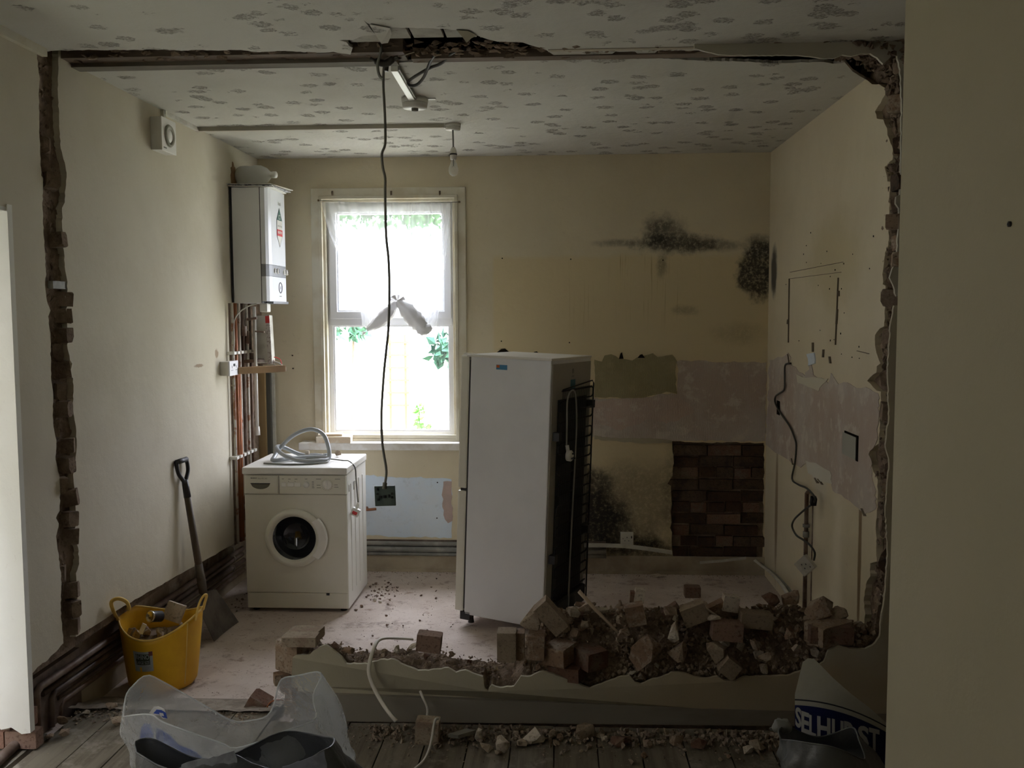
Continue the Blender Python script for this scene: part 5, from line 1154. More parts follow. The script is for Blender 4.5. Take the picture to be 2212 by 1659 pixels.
# ================================================================== RUBBLE
def lump(px, py, w_, h_, off, mt, lab, kind_='rock', ang=0, d=None, yaw=0, name=None, cat_='rubble', n=15, ref=None):
    c = UP(px, py, off) if ref is None else U(px, py, *ref)
    s_ = (c.y) / F_PX; W_, H_ = w_ * s_, h_ * s_; D_ = d or (W_ + H_) / 2 * .8
    c = c + V((0, D_ / 2, 0)); R_ = rot('Y', ang) @ rot('Z', yaw)
    m_ = MB().hull(brickpts(c, W_, D_, H_, R_, .10) if kind_ == 'brick' else rockpts(c, W_ * 1.05, D_, H_ * 1.05, n, R_))
    return obj(name or ('brick_piece' if kind_ == 'brick' else 'rubble_lump'), m_, M[mt], None, lab, cat_)
H = [
 (925, 1392, 54, 38, .03, 'redbrick', 'reddish half brick lying on the low wall in front of the fridge', 'brick', 6),
 (892, 1397, 24, 14, .03, 'pale', 'small pale flat stone leaning on the reddish half brick', 'rock', -35),
 (645, 1388, 76, 22, -.01, 'mortar', 'flat mortar-covered brick on the very left end of the low wall', 'brick', 0),
 (724, 1396, 20, 13, .02, 'brick', 'small dark pointed brick chip near the left end of the low wall', 'rock', 40),
 (750, 1407, 30, 20, .02, 'rubble', 'rounded brown lump on the left part of the low wall', 'rock', 20),
 (857, 1404, 16, 20, .02, 'pale', 'small upright pale stone beside the white cable on the low wall', 'rock', 0),
 (1094, 1400, 42, 66, .0, 'tanbrick', 'tan brick standing on its end at the left foot of the rubble heap', 'brick', 0),
 (1122, 1398, 22, 62, .02, 'rubble', 'dark brick end tucked behind the standing tan brick', 'brick', 0),
 (1150, 1338, 52, 70, .06, 'mortar', 'big rough mortar lump at the left top of the rubble heap', 'rock', 20),
 (1190, 1337, 38, 76, .02, 'tanbrick', 'long squared tan slab leaning diagonally at the left of the heap', 'brick', -42),
 (1240, 1324, 32, 26, .08, 'pale', 'pale rounded stone right of the leaning slab', 'rock', 25),
 (1270, 1314, 44, 18, .12, 'rubble', 'long brown lump on the heap crest behind the wooden stick', 'rock', -15),
 (1153, 1402, 32, 44, .01, 'rubble', 'grey-brown brick chunk low on the heap beside the standing brick', 'rock', -10),
 (1296, 1320, 40, 14, .13, 'mortar', 'low flat mortar piece on the heap crest', 'rock', 5),
 (1339, 1341, 20, 20, .07, 'rubble', 'small angular stone right of the wooden stick', 'rock', 40),
 (1373, 1332, 42, 44, .07, 'rubble', 'squarish brown brick block in the middle of the heap', 'brick', -12),
 (1382, 1289, 22, 30, .14, 'pale', 'upright pale stone standing on the heap crest', 'brick', 8),
 (1367, 1292, 12, 26, .15, 'brick', 'narrow dark brick sliver next to the upright pale stone', 'brick', 4),
 (1340, 1304, 10, 14, .14, 'mortar', 'small stubby stone left of the upright crest stones', 'rock', 0),
 (1396, 1421, 66, 76, -.02, 'rubble', 'largest angular brick lump low in the middle of the heap front', 'rock', 35),
 (1466, 1370, 40, 52, .02, 'pale', 'pale wedge-shaped stone right of the heap middle', 'rock', 20),
 (1466, 1415, 44, 52, .0, 'rubble', 'dark rounded lump under the pale wedge-shaped stone', 'rock', 5),
 (1450, 1322, 40, 18, .10, 'brick', 'dark broken brick leaning near the crest above the pale wedge', 'brick', -35),
 (1450, 1322, 30, 24, .06, 'mortar', 'mortar lump below the leaning dark brick near the crest', 'rock', 0),
 (1502, 1330, 56, 40, .06, 'tanbrick', 'broad flat-faced tan block right of the heap middle', 'brick', -22),
 (1548, 1416, 44, 50, -.01, 'mortar', 'rounded grey lump at the front of the heap below the bricks', 'rock', 0),
 (1578, 1447, 38, 38, -.03, 'tanbrick', 'squarish broken block at the lower front edge of the heap', 'brick', 38),
 (1573, 1368, 66, 38, .02, 'redbrick', 'reddish whole brick lying flat in the right half of the heap', 'brick', 4),
 (1636, 1344, 68, 32, .05, 'tanbrick', 'tan whole brick lying above and right of the reddish brick', 'brick', 5),
 (1544, 1338, 30, 16, .04, 'pale', 'small pale oblong stone above the reddish brick', 'rock', 5),
 (1580, 1306, 34, 34, .11, 'pale', 'pale squarish stone on the crest behind the tan brick', 'brick', 8),
 (1550, 1312, 60, 12, .12, 'rubble', 'long dark lath-like piece sloping along the crest', 'brick', -28),
 (1668, 1300, 44, 30, .12, 'brick', 'dark brick lump on the crest near the loose trunking', 'rock', 10),
 (1712, 1296, 42, 36, .13, 'rubble', 'pointed dark lump on the crest under the wall pipe', 'rock', -10),
 (1774, 1322, 66, 58, .06, 'rubble', 'big crumbly dark lump at the right of the crest', 'rock', 20),
 (1815, 1334, 44, 44, .07, 'mortar', 'rough lump at the right end of the crest', 'rock', 0),
 (1798, 1374, 92, 38, -.01, 'brick', 'whole brick still bedded at the right end of the low wall', 'brick', 0),
 (1708, 1370, 26, 34, .02, 'rubble', 'small upright stone left of the bedded brick', 'rock', 15),
 (1635, 1398, 34, 22, .0, 'mortar', 'pale diagonal lump below the tan whole brick', 'rock', 35),
 (1660, 1422, 40, 20, -.01, 'rubble', 'brown flat lump low on the right half of the heap', 'rock', 0),
 (1722, 1400, 24, 14, .0, 'pale', 'small pale chip low on the right half of the heap', 'rock', -40),
 (1240, 1372, 26, 26, .03, 'rubble', 'medium brown lump under the wooden stick', 'rock', 0),
 (1262, 1352, 20, 18, .05, 'mortar', 'small mortar lump close left of the wooden stick', 'rock', 0),
 (1348, 1372, 30, 24, .03, 'rubble', 'dark lump right of the lower tip of the wooden stick', 'rock', 0),
]
for (px, py, w_, h_, off, mt, lab, kd, ang) in H: lump(px, py, w_, h_, off, mt, lab, kd, ang)
obj('wooden_stick', MB().tube([UP(1251, 1277, .12), UP(1290, 1320, .07), UP(1336, 1367, .0)], [.009, .008, .005], 5), mat('stick_wood', (.40, .31, .21), .8), None, 'thin pale wooden stick slanting over the left part of the heap', 'stick')
obj('wooden_stick', MB().tube([UP(1492, 1294, .14), UP(1530, 1318, .12), UP(1560, 1338, .10)], [.004, .005, .004], 5), M['stone'], None, 'short thin lath sloping over the crest right of the heap middle', 'stick')
mats_ = ['rubble', 'rubble', 'mortar', 'mortar', 'pale', 'brick', 'tanbrick']
def scatter(n_, fx, fy, smin, smax, lab, grp, zf_, name='rubble_lump', mts=mats_):
    for _ in range(n_):
        x, y = fx(), fy(); s_ = smin + (smax - smin) * random.random() ** 2.2; z = zf_(x, y) + s_ * .2
        obj(name, MB().hull(rockpts((x, y, z), s_, s_ * .8, s_ * .7, 11, rndrot())), M[random.choice(mts)], None, lab, 'rubble', grp)
def hy(): return None
LM = [(1094, 'standing tan brick'), (1150, 'big rough mortar lump'), (1200, 'leaning tan slab'), (1270, 'wooden stick'), (1345, 'tip of the stick'), (1382, 'upright pale stone'), (1440, 'largest angular lump'), (1480, 'pale wedge-shaped stone'),
      (1530, 'rounded grey lump'), (1580, 'reddish whole brick'), (1640, 'tan whole brick'), (1700, 'wall pipe'), (1760, 'crumbly dark lump'), (1830, 'bedded end brick'), (1890, 'torn wall edge')]
LMX = [(UP(p, 1350, .1).x, n_) for p, n_ in LM]
CW = {'rubble': 'brown', 'mortar': 'grey-brown', 'pale': 'pale', 'brick': 'dark red', 'tanbrick': 'tan', 'redbrick': 'reddish'}
def near_label(x, s_, mk, tt):
    n_ = min(LMX, key=lambda q: abs(q[0] - x))[1]
    return '%s %s lump %s by the %s' % ('tiny' if s_ < .03 else 'small' if s_ < .045 else 'fist-sized', CW[mk], 'at the front of the heap' if tt < .11 else 'on the crest' if tt < .2 else 'at the back of the heap', n_)
cnt = 0
while cnt < 185:
    x = random.uniform(-.12, 1.29); tt = .30 * random.random() ** 1.5; y = YF(x) + .047 + tt; z = heap_z(x, y) + .006
    s_ = .022 + .045 * random.random() ** 2
    mk = random.choice(mats_); obj('rubble_lump', MB().hull(rockpts((x, y, z + s_ * .3), s_, s_ * .8, s_ * .75, 12, rndrot())), M[mk], None, near_label(x, s_, mk, tt), 'rubble', 'small lumps in the heap on the low wall'); cnt += 1
cnt = 0
while cnt < 22:
    x = random.uniform(x0 + .12, -.12); tt = random.uniform(.01, .14); y = YF(x) + .055 + tt; s_ = .014 + .026 * random.random() ** 2
    mk = random.choice(mats_); obj('rubble_lump', MB().hull(rockpts((x, y, heap_z(x, y) + s_ * .3), s_, s_ * .8, s_ * .75, 11, rndrot())), M[mk], None, '%s crumb %s of the low wall %s' % (CW[mk], 'at the front edge' if tt < .07 else 'at the back edge', min([(-1.0, 'near its left end'), (-.8, 'left of the white cable'), (-.62, 'by the reddish half brick'), (-.4, 'right of the reddish brick'), (-.2, 'before the standing tan brick')], key=lambda q: abs(q[0] - x))[1]), 'rubble', 'crumbs on the left stretch of the low wall'); cnt += 1
mb = MB()
for _ in range(3600):
    x = random.uniform(x0 + .03, 1.32) if random.random() < .35 else random.uniform(-.15, 1.32); bk = max(interp(back, x), 0); y = YF(x) + .05 + random.uniform(0, .16 + bk * .7); s_ = random.uniform(.004, .017)
    mb.hull(rockpts((x, y, heap_z(x, y) + s_ * .3), s_, s_ * .8, s_ * .7, 8, rndrot()))
for _ in range(1700):
    x = random.uniform(-.15, 1.3); bk = max(interp(back, x), 0); y = YF(x) + .045 + (.16 + bk * .5) * random.random() ** 1.8; s_ = random.uniform(.014, .036)
    mb.hull(rockpts((x, y, heap_z(x, y) + .004 + s_ * .3), s_, s_ * .8, s_ * .7, 9, rndrot()))
obj('rubble_grit', mb, mat('grit', (.36, .28, .20), .95, (.20, .145, .10), 40, col3=(.50, .44, .35), s3=60), None, 'fine mortar grit covering the rubble heap and low wall', 'rubble', None, 'stuff')
# floor in front of the low wall
F_ = [(924, 1574, 52, 54, 'mortar', 'squared mortar-caked block under the white cables in front of the low wall', 'brick', 3), (1035, 1586, 22, 30, 'pale', 'upright pale lump right of the broken trunking piece', 'rock', 0),
      (1050, 1613, 32, 20, 'pale', 'oblong pale stone in front of the upright pale lump', 'rock', 5), (1086, 1604, 34, 40, 'pale', 'rounded pale lump between the oblong stone and long lump', 'rock', 0), (1076, 1624, 18, 14, 'mortar', 'small round stone at the front of the floor rubble', 'rock', 0),
      (1128, 1604, 26, 18, 'mortar', 'small flat lump left of the long pale lump', 'rock', 0), (1152, 1588, 58, 36, 'pale', 'long pale plaster lump in the middle of the floor rubble', 'rock', -15), (1194, 1576, 20, 20, 'mortar', 'small squarish lump right of the long pale lump', 'rock', 0),
      (1210, 1590, 18, 16, 'rubble', 'small dark stone left of the pointed block', 'rock', 0), (1264, 1574, 44, 46, 'tanbrick', 'pointed brick block leaning on the skirting of the low wall', 'rock', 30), (1304, 1594, 18, 12, 'pale', 'pale chip right of the pointed block', 'rock', -20),
      (1340, 1596, 50, 26, 'brick', 'dark low lump on the boards right of the pointed block', 'rock', 0), (1462, 1598, 34, 26, 'rubble', 'dark lump on the boards before the right half of the low wall', 'rock', 10), (1400, 1606, 26, 18, 'mortar', 'flat lump on the boards below the heap middle', 'rock', 0),
      (1640, 1606, 44, 28, 'mortar', 'grey lump on the boards just left of the dark sack', 'rock', 15), (1617, 1618, 26, 22, 'pale', 'pale lump on the boards near the dark sack', 'rock', 0), (1510, 1606, 40, 24, 'brick', 'reddish dark lump on the boards at right', 'rock', -10),
      (1392, 1630, 18, 14, 'rubble', 'lone small stone on the open boards', 'rock', 0)]
for (px, py, w_, h_, mt, lab, kd, ang) in F_:
    yb_ = py + h_ / 2; g = U(px, yb_, 'Z', FZ); yy = min(max(g.y, 3.15), 3.50); c = U(px, py, 'Y', yy)
    s_ = yy / F_PX; zc_ = FZ + h_ * s_ / 2 * .9
    R_ = rot('Y', ang); pts = brickpts((c.x, yy, zc_), w_ * s_, min(w_, 40) * s_ * .9, h_ * s_, R_, .1) if kd == 'brick' else rockpts((c.x, yy, zc_), w_ * s_ * 1.05, w_ * s_ * .8, h_ * s_ * 1.05, 15, R_)
    obj('brick_piece' if kd == 'brick' else 'rubble_lump', MB().hull(pts), M[mt], None, lab, 'rubble')
FM_ = [(900, 'squared mortar block'), (990, 'trunking piece'), (1050, 'oblong pale stone'), (1110, 'rounded pale lump'), (1160, 'long pale plaster lump'), (1262, 'pointed brick block'), (1345, 'dark low lump'), (1400, 'lone open-board stone'), (1465, 'heap middle'), (1515, 'reddish dark lump'), (1600, 'pale end lump'), (1660, 'dark sack')]
FMX = [(U(p, 1590, 'Y', 3.45).x, n_) for p, n_ in FM_]
for _ in range(26):
    x = random.uniform(-.55, 1.25); y = 3.565 - abs(random.gauss(0, .12)); s_ = .018 + .030 * random.random() ** 2
    mk = random.choice(mats_); LBF = '%s stray %s lump on the floorboards %s the %s' % ('little' if s_ < .026 else 'bigger', CW[mk], 'behind' if y > 3.47 else 'in front of', min(FMX, key=lambda q: abs(q[0] - x))[1])
    obj('rubble_lump', MB().hull(rockpts((x, y, FZ + s_ * .3), s_, s_ * .8, s_ * .7, 10, rndrot())), M[mk], None, LBF, 'rubble', 'stray lumps on the floorboards')
obj('trunking_piece', MB().prism([U(968, 1585, 'Y', 3.4), U(990, 1588, 'Y', 3.4), U(1028, 1577, 'Y', 3.46), U(1008, 1573, 'Y', 3.50)], (0, 0, -.014)).prism([U(968, 1585, 'Y', 3.4) + V((0, 0, .001)), U(990, 1588, 'Y', 3.4) + V((0, 0, .001)), U(990, 1592, 'Y', 3.4), U(968, 1589, 'Y', 3.4)], (0, -.003, 0)), mat('dusty_tray', (.24, .23, .19), .7), None, 'broken white-edged trunking piece on the boards before the low wall', 'trunking')
mb = MB()
for _ in range(850):
    x = random.uniform(-.75, 1.25); y = 3.565 - abs(random.gauss(0, .075)); s_ = random.uniform(.010, .034); mb.hull(rockpts((x, y, FZ + s_ * .3), s_, s_ * .8, s_ * .7, 9, rndrot()))
for _ in range(1500):
    x = random.uniform(-1.0, 1.25); y = 3.57 - abs(random.gauss(0, .11)); s_ = random.uniform(.003, .012); mb.hull(rockpts((x, y, FZ + s_ * .2), s_, s_, s_ * .6, 8))
for _ in range(500):
    x = random.uniform(-2.0, .9); y = random.uniform(2.7, 3.6); s_ = random.uniform(.002, .007); mb.hull(rockpts((x, y, FZ + s_ * .2), s_, s_, s_ * .6, 8))
for _ in range(900):
    x = random.uniform(-2.02, -1.25) ; y = 3.66 + random.gauss(0, .07) - .06 * (x + 1.6); s_ = random.uniform(.004, .016); mb.hull(rockpts((x, y, (FZ if y < 3.7 else max(0, FZ - (y - 3.7) * .8)) + s_ * .2), s_, s_, s_ * .6, 8))
obj('floor_grit', mb, mat('floor_grit', (.33, .27, .20), .95, (.20, .15, .11), 40, col3=(.46, .41, .33), s3=60), None, 'fine grit scattered over the floorboards', 'rubble', None, 'stuff')
# doorway step rubble
ramp_ = MB(); n_ = 40; vs = []
for i in range(n_ + 1):
    for j in range(13):
        x = -2.06 + .86 * i / n_; t_ = j / 12; y = 3.66 + .34 * t_; z = (FZ + .012) * (1 - t_ ** 1.2) + noise.fractal(V((x * 16, y * 16, 0)), .8, 2, 4) * .018 * math.sin(math.pi * min(t_ + .1, 1))
        vs.append(V((x, y, z if j < 12 else -.004)))
ramp_.add(vs, [(i * 13 + j, i * 13 + j + 1, (i + 1) * 13 + j + 1, (i + 1) * 13 + j) for i in range(n_) for j in range(12)], True)
struct('dust_ramp', ramp_, mat('plaster_dust', (.20, .165, .125), .95, (.33, .285, .23), 9, bump=.6, bscale=50, col3=(.14, .11, .08), s3=60), parent=floor)
for (px, py, w_, h_, mt, lab, kd, ang) in ((134, 1584, 26, 22, 'mortar', 'grey mortar lump on the boards at the foot of the left pipes', 'rock', 0), (104, 1595, 30, 12, 'mortar', 'flat mortar scrap beside the vertical ends of the pipes', 'rock', 0),
      (182, 1542, 26, 10, 'pale', 'flat pale chip on the boards left of the clear bag', 'rock', 0), (245, 1562, 50, 20, 'mortar', 'flat mortar slab on the boards left of the clear bag', 'rock', -8), (236, 1528, 34, 16, 'rubble', 'low lump where the boards end by the tub', 'rock', 0),
      (130, 1560, 30, 24, 'rubble', 'reddish dusty lump between the pipe ends', 'rock', 0)):
    g = U(px, py + h_ / 2, 'Z', FZ); s_ = g.y / F_PX; obj('rubble_lump', MB().hull(rockpts((g.x, g.y + w_ * s_ * .35, FZ + h_ * s_ * .45), w_ * s_, w_ * s_ * .8, h_ * s_, 14)), M[mt], None, lab, 'rubble')
g = U(545, 1556, 'Z', 0.02)
obj('brick_piece', MB().hull(brickpts(V((g.x, 3.80, .055)), .085, .10, .09, rot('Y', 30), .15)), M['brick'], None, 'dark brick chunk on the floor behind the clear bag', 'rubble')
obj('wire_loop', MB().tube(spline(UY([(575, 1545), (577, 1528), (586, 1516), (600, 1512), (612, 1512)], 3.75)), .0035, 6), M['copper'], None, 'thin brown wire loop behind the clear bag', 'wire')
# back room floor
for (px, py, w_, h_, mt, lab, kd) in ((1497, 1279, 34, 26, 'brick', 'dark red brick lying on the back floor behind the heap', 'brick'), (1424, 1247, 36, 7, 'pale', 'flat pale plaster chip on the floor near the back wall', 'rock'), (820, 1300, 9, 7, 'pale', 'white plaster flake on the floor right of the washing machine', 'rock'),
      (808, 1296, 12, 8, 'pale', 'cream flake near the foot of the washing machine', 'rock'), (780, 1310, 10, 7, 'brick', 'small brick chip at the front corner of the washing machine', 'rock'), (768, 1318, 10, 5, 'brick', 'thin brick chip right by the plinth of the washing machine', 'rock'), (818, 1388, 0, 0, None, None, None)):
    if not w_: continue
    g = U(px, py + h_ / 2, 'Z', 0); s_ = g.y / F_PX
    obj('brick_piece' if kd == 'brick' else 'rubble_lump', MB().hull((brickpts if kd == 'brick' else rockpts)((g.x, g.y + w_ * s_ * .4, h_ * s_ * .42), w_ * s_, w_ * s_ * .8, h_ * s_ * .9)), M[mt], None, lab, 'rubble')
mb_c = MB()
for _ in range(160):
    r_ = random.random()
    if r_ < .4: x, y = random.gauss(-1.12, .07), random.gauss(5.62, .09)
    elif r_ < .8: x, y = random.uniform(-1.15, -.55), random.uniform(4.3, 5.95)
    else: x, y = random.uniform(-1.97, -1.85), random.uniform(5.0, 5.6)
    s_ = .006 + .018 * random.random() ** 2
    if x < wX1 + .02 and y > wY - .03 and x > wX0 - .01: continue
    mb_c.hull(rockpts((x, y, s_ * .3), s_, s_ * .9, s_ * .7, 10))
mb = mb_c
for _ in range(1300):
    x, y = random.uniform(-2, 1.3), random.uniform(3.9, 6.08); s_ = random.uniform(.002, .007)
    if random.random() < .3: y = 6.08 - abs(random.gauss(0, .04)); s_ *= 1.4
    mb.hull(rockpts((x, y, s_ * .2), s_, s_, s_ * .6, 8))
obj('floor_grit', mb, mat('dark_grit', (.16, .10, .075), .95, (.3, .24, .19), 60), None, 'fine brick grit scattered over the back room floor', 'rubble', None, 'stuff')

# ================================================================== CABLES ON THE LOW WALL
ca = [(892, 1381, 3.77), (860, 1379, 3.74), (830, 1379, 3.70), (815, 1386, 3.66), (806, 1405, 3.60), (799, 1430, 3.57), (797, 1452, 3.56), (803, 1475, 3.55), (815, 1500, 3.53), (830, 1525, 3.50), (843, 1543, 3.47), (856, 1558, 3.46)]
obj('white_cable', MB().tube(spline([U(a, b, 'Y', c) for a, b, c in ca], 5), .0085, 8, flat=.55), mat('flat_cable', (.60, .56, .47), .55), None, 'thick white flat cable looping over the top of the low wall', 'cable')
obj('white_cable', MB().tube(spline([U(a, b, 'Y', c) for a, b, c in ((908, 1494, 3.60), (914, 1508, 3.56), (921, 1522, 3.55), (924, 1535, 3.54), (922, 1552, 3.53))], 5), .0055, 8), M['wcable'], None, 'short white cable end poking from the plaster above the mortar block', 'cable')
obj('white_cable', MB().tube(spline([U(a, b, 'Y', c) for a, b, c in ((946, 1552, 3.42), (940, 1556, 3.40), (936, 1575, 3.38), (932, 1600, 3.33), (925, 1625, 3.27), (914, 1645, 3.22), (895, 1662, 3.18))], 5), .0055, 8), M['wcable'], None, 'thin white cable trailing from the mortar block across the floorboards', 'cable')

# ================================================================== BAGS
def loft(rim, base_c, brx, bry, zb, nlev=14, seed=0, amp=.03, bulge=.04, n=96, zfloor=None):
    P = [V(p) for p in rim]; P.append(P[0]); S = spline(P, 12)[:-1]
    L_ = [0]
    for a, b in zip(S, S[1:] + S[:1]): L_.append(L_[-1] + (b - a).length)
    ring0 = []
    for i in range(n):
        d = L_[-1] * i / n; j = max(k_ for k_ in range(len(S)) if L_[k_] <= d); t_ = (d - L_[j]) / max(L_[j + 1] - L_[j], 1e-9); ring0.append(S[j].lerp(S[(j + 1) % len(S)], t_))
    cc = sum(ring0, V()) / n
    vs = []
    a0 = math.atan2((ring0[0] - cc).y / bry, (ring0[0] - cc).x / brx); a1 = math.atan2((ring0[n // 4] - cc).y / bry, (ring0[n // 4] - cc).x / brx)
    sg = 1 if ((a1 - a0 + math.pi) % math.tau - math.pi) > 0 else -1
    for l in range(nlev + 1):
        k_ = l / nlev
        for i in range(n):
            th = a0 + sg * math.tau * i / n; b_ = V((base_c[0] + brx * math.cos(th), base_c[1] + bry * math.sin(th), zb))
            p = ring0[i].lerp(b_, k_); out = (p - V((base_c[0], base_c[1], p.z))); out = out.normalized() if out.length > 1e-5 else V((0, 0, 0))
            nz = noise.fractal(V((p.x * 7 + seed, p.y * 7, p.z * 5)), .75, 2.1, 5); rg = 1.2 * (.45 - abs(noise.noise(V((p.x * 9 + seed, p.y * 9 + p.z * 6, p.z * 9 - p.x * 5)))) * 1.6)
            p = p + out * (bulge * math.sin(math.pi * k_) + (nz + rg * .5) * amp * (.25 + math.sin(math.pi * min(k_ * 1.1, 1))))
            vs.append(p)
    mb = MB().add(vs, [(l * n + i, l * n + (i + 1) % n, (l + 1) * n + (i + 1) % n, (l + 1) * n + i) for l in range(nlev) for i in range(n)], True)
    mb.add(vs[-n:], [tuple(range(n))]); return mb, ring0
def rimpx(l): return [U(a, b, 'Y', c) for a, b, c in l]
clear_rim = rimpx([(267, 1548, 2.88), (322, 1543, 2.84), (352, 1560, 2.82), (400, 1578, 2.80), (480, 1606, 2.80), (505, 1616, 2.80), (560, 1602, 2.80), (612, 1580, 2.82), (665, 1562, 2.86), (684, 1546, 2.90), (676, 1505, 2.94), (693, 1454, 2.98), (640, 1460, 3.04), (606, 1470, 3.08),
                   (592, 1520, 3.12), (575, 1548, 3.12), (530, 1558, 3.12), (500, 1556, 3.12), (452, 1530, 3.10), (400, 1500, 3.08), (350, 1472, 3.04), (316, 1459, 3.00), (285, 1484, 2.96), (272, 1505, 2.92)])
t = thing('clear_plastic_bag', 'open clear plastic bag with blue print standing at the front left', 'bag', (-1.05, 2.98, FZ))
mb, rr = loft(clear_rim, (-1.02, 2.98), .36, .17, FZ + .004, 16, 3, .03, .02)
obj('bag_film', mb, M['poly'], t)
obj('bag_hem', MB().tube(rr, .0028, 5, closed=True), glassy('hem_film', (.70, .73, .72), .5, .3, .2).m, t)
# right-hand flank of the clear bag that drops to the floor
fk = [(693, 1454, 2.98), (712, 1480, 2.99), (726, 1520, 3.0), (742, 1560, 3.0), (758, 1610, 3.0), (776, 1664, 3.0)]
fk2 = [(676, 1505, 2.94), (684, 1546, 2.90), (690, 1590, 2.88), (694, 1630, 2.86), (698, 1680, 2.86), (700, 1740, 2.86)]
vs = []
for (a, b) in zip(spline(rimpx(fk), 4), spline(rimpx(fk2), 4)):
    for i in range(9): p = a.lerp(b, i / 8); vs.append(p + V((0, noise.noise(p * 14) * .02, 0)))
nr = len(vs) // 9
obj('bag_fold', MB().add(vs, [(r * 9 + i, r * 9 + i + 1, (r + 1) * 9 + i + 1, (r + 1) * 9 + i) for r in range(nr - 1) for i in range(8)], True), M['poly'], t)
def film_patch(name, pts, y, mt, par, label=None, th=.0015):
    return obj(name, MB().prism([U(*p, 'Y', y) for p in pts], (0, th, 0)), mt, par, label=label)
bluef = mat('film_blue', (.05, .10, .42), .5)
film_patch('blue_print', [(305, 1570), (312, 1563), (324, 1565), (332, 1580), (330, 1600), (305, 1605), (302, 1590)], 2.87, bluef, t)
film_patch('blue_print', [(336, 1572), (352, 1578), (372, 1592), (386, 1610), (420, 1622), (440, 1640), (400, 1636), (350, 1618), (338, 1600)], 2.90, bluef, t)
film_patch('printed_ring', [(322, 1540), (332, 1527), (342, 1526), (355, 1532), (362, 1552), (352, 1553), (345, 1545), (332, 1545)], 2.98, M['wplast'], t)
film_patch('blue_print', [(331, 1541), (338, 1533), (348, 1534), (358, 1540), (361, 1552), (352, 1550), (344, 1543)], 2.978, bluef, t)
film_patch('printed_ring', [(344, 1540), (352, 1541), (354, 1547), (346, 1546)], 2.975, M['wplast'], t)
# dark sack in front of it
dk = rimpx([(294, 1625, 2.70), (292, 1603, 2.74), (312, 1595, 2.76), (335, 1598, 2.76), (370, 1615, 2.76), (410, 1634, 2.76), (450, 1640, 2.76), (500, 1630, 2.76), (545, 1610, 2.78), (585, 1590, 2.80), (620, 1580, 2.82), (660, 1584, 2.82), (700, 1592, 2.80), (721, 1596, 2.74),
            (716, 1612, 2.66), (690, 1626, 2.62), (655, 1648, 2.58), (600, 1664, 2.56), (545, 1650, 2.55), (500, 1630, 2.56), (440, 1645, 2.55), (380, 1662, 2.56), (345, 1655, 2.60), (318, 1640, 2.64)])
t = thing('dark_rubble_sack', 'dark grey plastic sack in front of the clear bag', 'sack', (-.95, 2.68, FZ))
mb, rr = loft(dk, (-.90, 2.68), .33, .13, FZ + .004, 16, 11, .035, .05)
obj('sack_film', mb, M['dpoly'], t); obj('sack_hem', MB().tube(rr, .003, 5, closed=True), M['dpoly'], t)
film_patch('crumpled_liner', jag([(392, 1652), (430, 1640), (470, 1634), (505, 1622), (512, 1640), (514, 1700), (380, 1700)], 10, 2, True), 2.545, mat('pale_liner', (.34, .36, .40), .45, (.24, .25, .28), 20, bump=.5, bscale=30), t, 'pale bluish crumpled liner')
film_patch('crumpled_liner', jag([(610, 1656), (660, 1640), (700, 1622), (706, 1650), (700, 1700), (590, 1700)], 10, 2, True), 2.53, mat('pale_liner_right', (.26, .28, .34), .45, (.2, .21, .25), 20, bump=.5, bscale=30), t)
# printed sack, right
SY = 3.20
sx_c = U(1815, 1600, 'Y', SY).x
def surf(px, py, d=0.0):       # curved front sheet of the printed sack
    p = U(px, py, 'Y', SY)
    for _ in range(3): y = SY + .9 * (p.x - sx_c) ** 2 - .02 * math.sin((py - 1430) / 60) - d; p = U(px, py, 'Y', y)
    return p
t = thing('printed_sack', 'white sack with a dark blue printed band leaning by the pier at right', 'sack', (sx_c, SY, FZ))
top = [(1717, 1500), (1722, 1475), (1728, 1450), (1734, 1430), (1745, 1422), (1758, 1423), (1768, 1432), (1800, 1465), (1840, 1500), (1880, 1530), (1915, 1562), (1950, 1585)]
def topy(x):
    if x <= 1734: return 1500 - (x - 1717) / 17 * 70
    for (a, b), (c_, d) in zip(top[3:], top[4:]):
        if x <= c_: return b + (d - b) * (x - a) / (c_ - a)
    return 1585
xs = [1717, 1719, 1722, 1725, 1728, 1731, 1734, 1739, 1745, 1752, 1758, 1763, 1768, 1780, 1790, 1800, 1820, 1840, 1860, 1880, 1900, 1915, 1935, 1950]
def band(name, f0, f1, mt, par, d, xs_=xs, rows_=16):
    vs = []
    for x in xs_:
        a, b = f0(x), f1(x)
        for r_ in range(rows_ + 1): vs.append(surf(x, a + (b - a) * r_ / rows_, d))
    n_ = rows_ + 1
    return obj(name, MB().add(vs, [(i * n_ + j, i * n_ + j + 1, (i + 1) * n_ + j + 1, (i + 1) * n_ + j) for i in range(len(xs_) - 1) for j in range(rows_)], True), mt, par)
def arc(x): u = (x - 1717) / 200; return 1512 + 8 * u + 52 * max(u, 0) ** 2.1
body = band('sack_front', topy, lambda x: 1760, mat('sack_white', (.52, .51, .43), .45, (.47, .46, .38), 6), t, 0)
band('sack_back', lambda x: topy(x), lambda x: 1760, mat('sack_inside', (.45, .44, .38), .6), t, -.03)
def clampt(f): return lambda x: max(f(x), topy(x) + .5)
band('black_line', clampt(lambda x: arc(x) - 2), clampt(lambda x: arc(x) + 1), M['ink'], t, .0012)
band('blue_band', clampt(lambda x: arc(x) + 11), lambda x: 1760, mat('navy_print', (.012, .018, .10), .5), t, .0010)
sk = mat('print_white', (.60, .60, .58), .5)
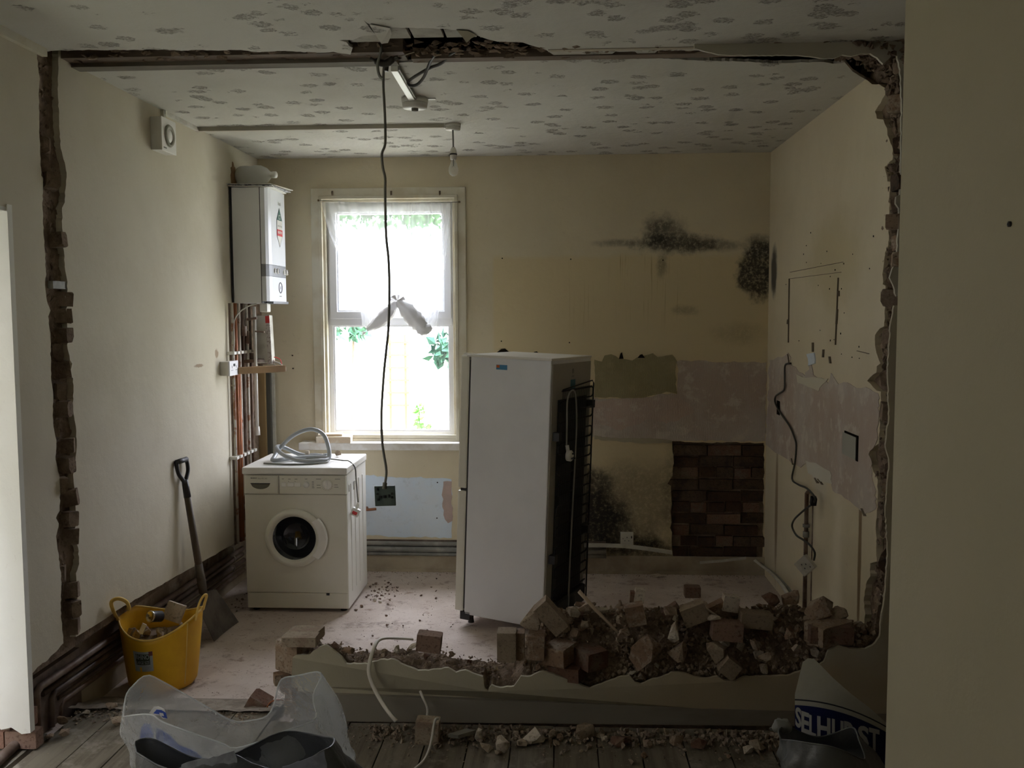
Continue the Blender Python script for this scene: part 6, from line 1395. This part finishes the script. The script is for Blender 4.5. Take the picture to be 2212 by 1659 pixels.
LT = [('S', 1718, 1731, 1528, 1572, 1), ('E', 1731, 1748, 1538, 1584, 1), ('L', 1748, 1763, 1546, 1592, 1), ('H', 1765, 1794, 1549, 1597, 1), ('U', 1797, 1822, 1555, 1604, 1), ('R', 1823, 1850, 1560, 1612, 1), ('S', 1853, 1877, 1568, 1617, 1), ('T', 1877, 1900, 1574, 1622, 1)]
for ch, a, b, c_, d, _ in LT: text_on('letter', ch, (lambda a, b, c_, d: (lambda u, v: surf(a + (b - a) * u, d + (c_ - d) * v + (u - .5) * 6, .003)))(a, b, c_, d), sk, t, .035)
text_on('letter', "er's", lambda u, v: surf(1866 + 36 * u, 1652 - 24 * v + 4 * u, .003), sk, t, .02)
text_on('letter', 'ild', lambda u, v: surf(1716 + 22 * u, 1612 - 26 * v, .003), sk, t, .02)
# grey sack in front at right
gk = rimpx([(1688, 1598, 2.98), (1682, 1578, 3.0), (1700, 1568, 3.04), (1730, 1582, 3.06), (1765, 1592, 3.06), (1800, 1585, 3.06), (1842, 1572, 3.04), (1856, 1600, 2.98), (1868, 1640, 2.92), (1830, 1625, 2.86), (1790, 1612, 2.84), (1750, 1606, 2.86), (1712, 1600, 2.90)])
t = thing('grey_rubble_sack', 'dark grey plastic sack standing in front of the printed white sack', 'sack', (1.0, 2.95, FZ))
mb, rr = loft(gk, (.93, 2.93), .17, .11, FZ + .004, 16, 23, .03, .03)
gp = glassy('grey_polythene', (.15, .155, .15), .05, .35, .05); gp.bump(gp.noise(16, 6, .6), .6, .012)
obj('sack_film', mb, gp.m, t); obj('sack_hem', MB().tube(rr, .003, 5, closed=True), gp.m, t)
obj('sack_corner', crumple([U(1668, 1575, 'Y', 3.04), U(1680, 1570, 'Y', 3.04), U(1694, 1568, 'Y', 3.04), U(1702, 1580, 'Y', 3.04)], [.006, .022, .024, .012], amp=.3), glassy('pale_film', (.30, .30, .27), .15, .3, .1).m, t)

obj('paper_flap', MB().prism([U(*p, 'Z', ZC - .004) for p in ((798, 52), (842, 60), (846, 74))] + [U(838, 92, 'Y', 3.52), U(824, 94, 'Y', 3.52), U(812, 76, 'Y', 3.48)], (0, 0, -.0015)), M['ceil'], ceiling)
obj('paper_flap', MB().prism([U(*p, 'Z', ZC - .003) for p in ((986, 64), (1012, 66), (1030, 76), (1018, 82), (1008, 92), (998, 78))], (0, 0, -.0015)), mat('brown_lining', (.24, .21, .13), .9), ceiling)
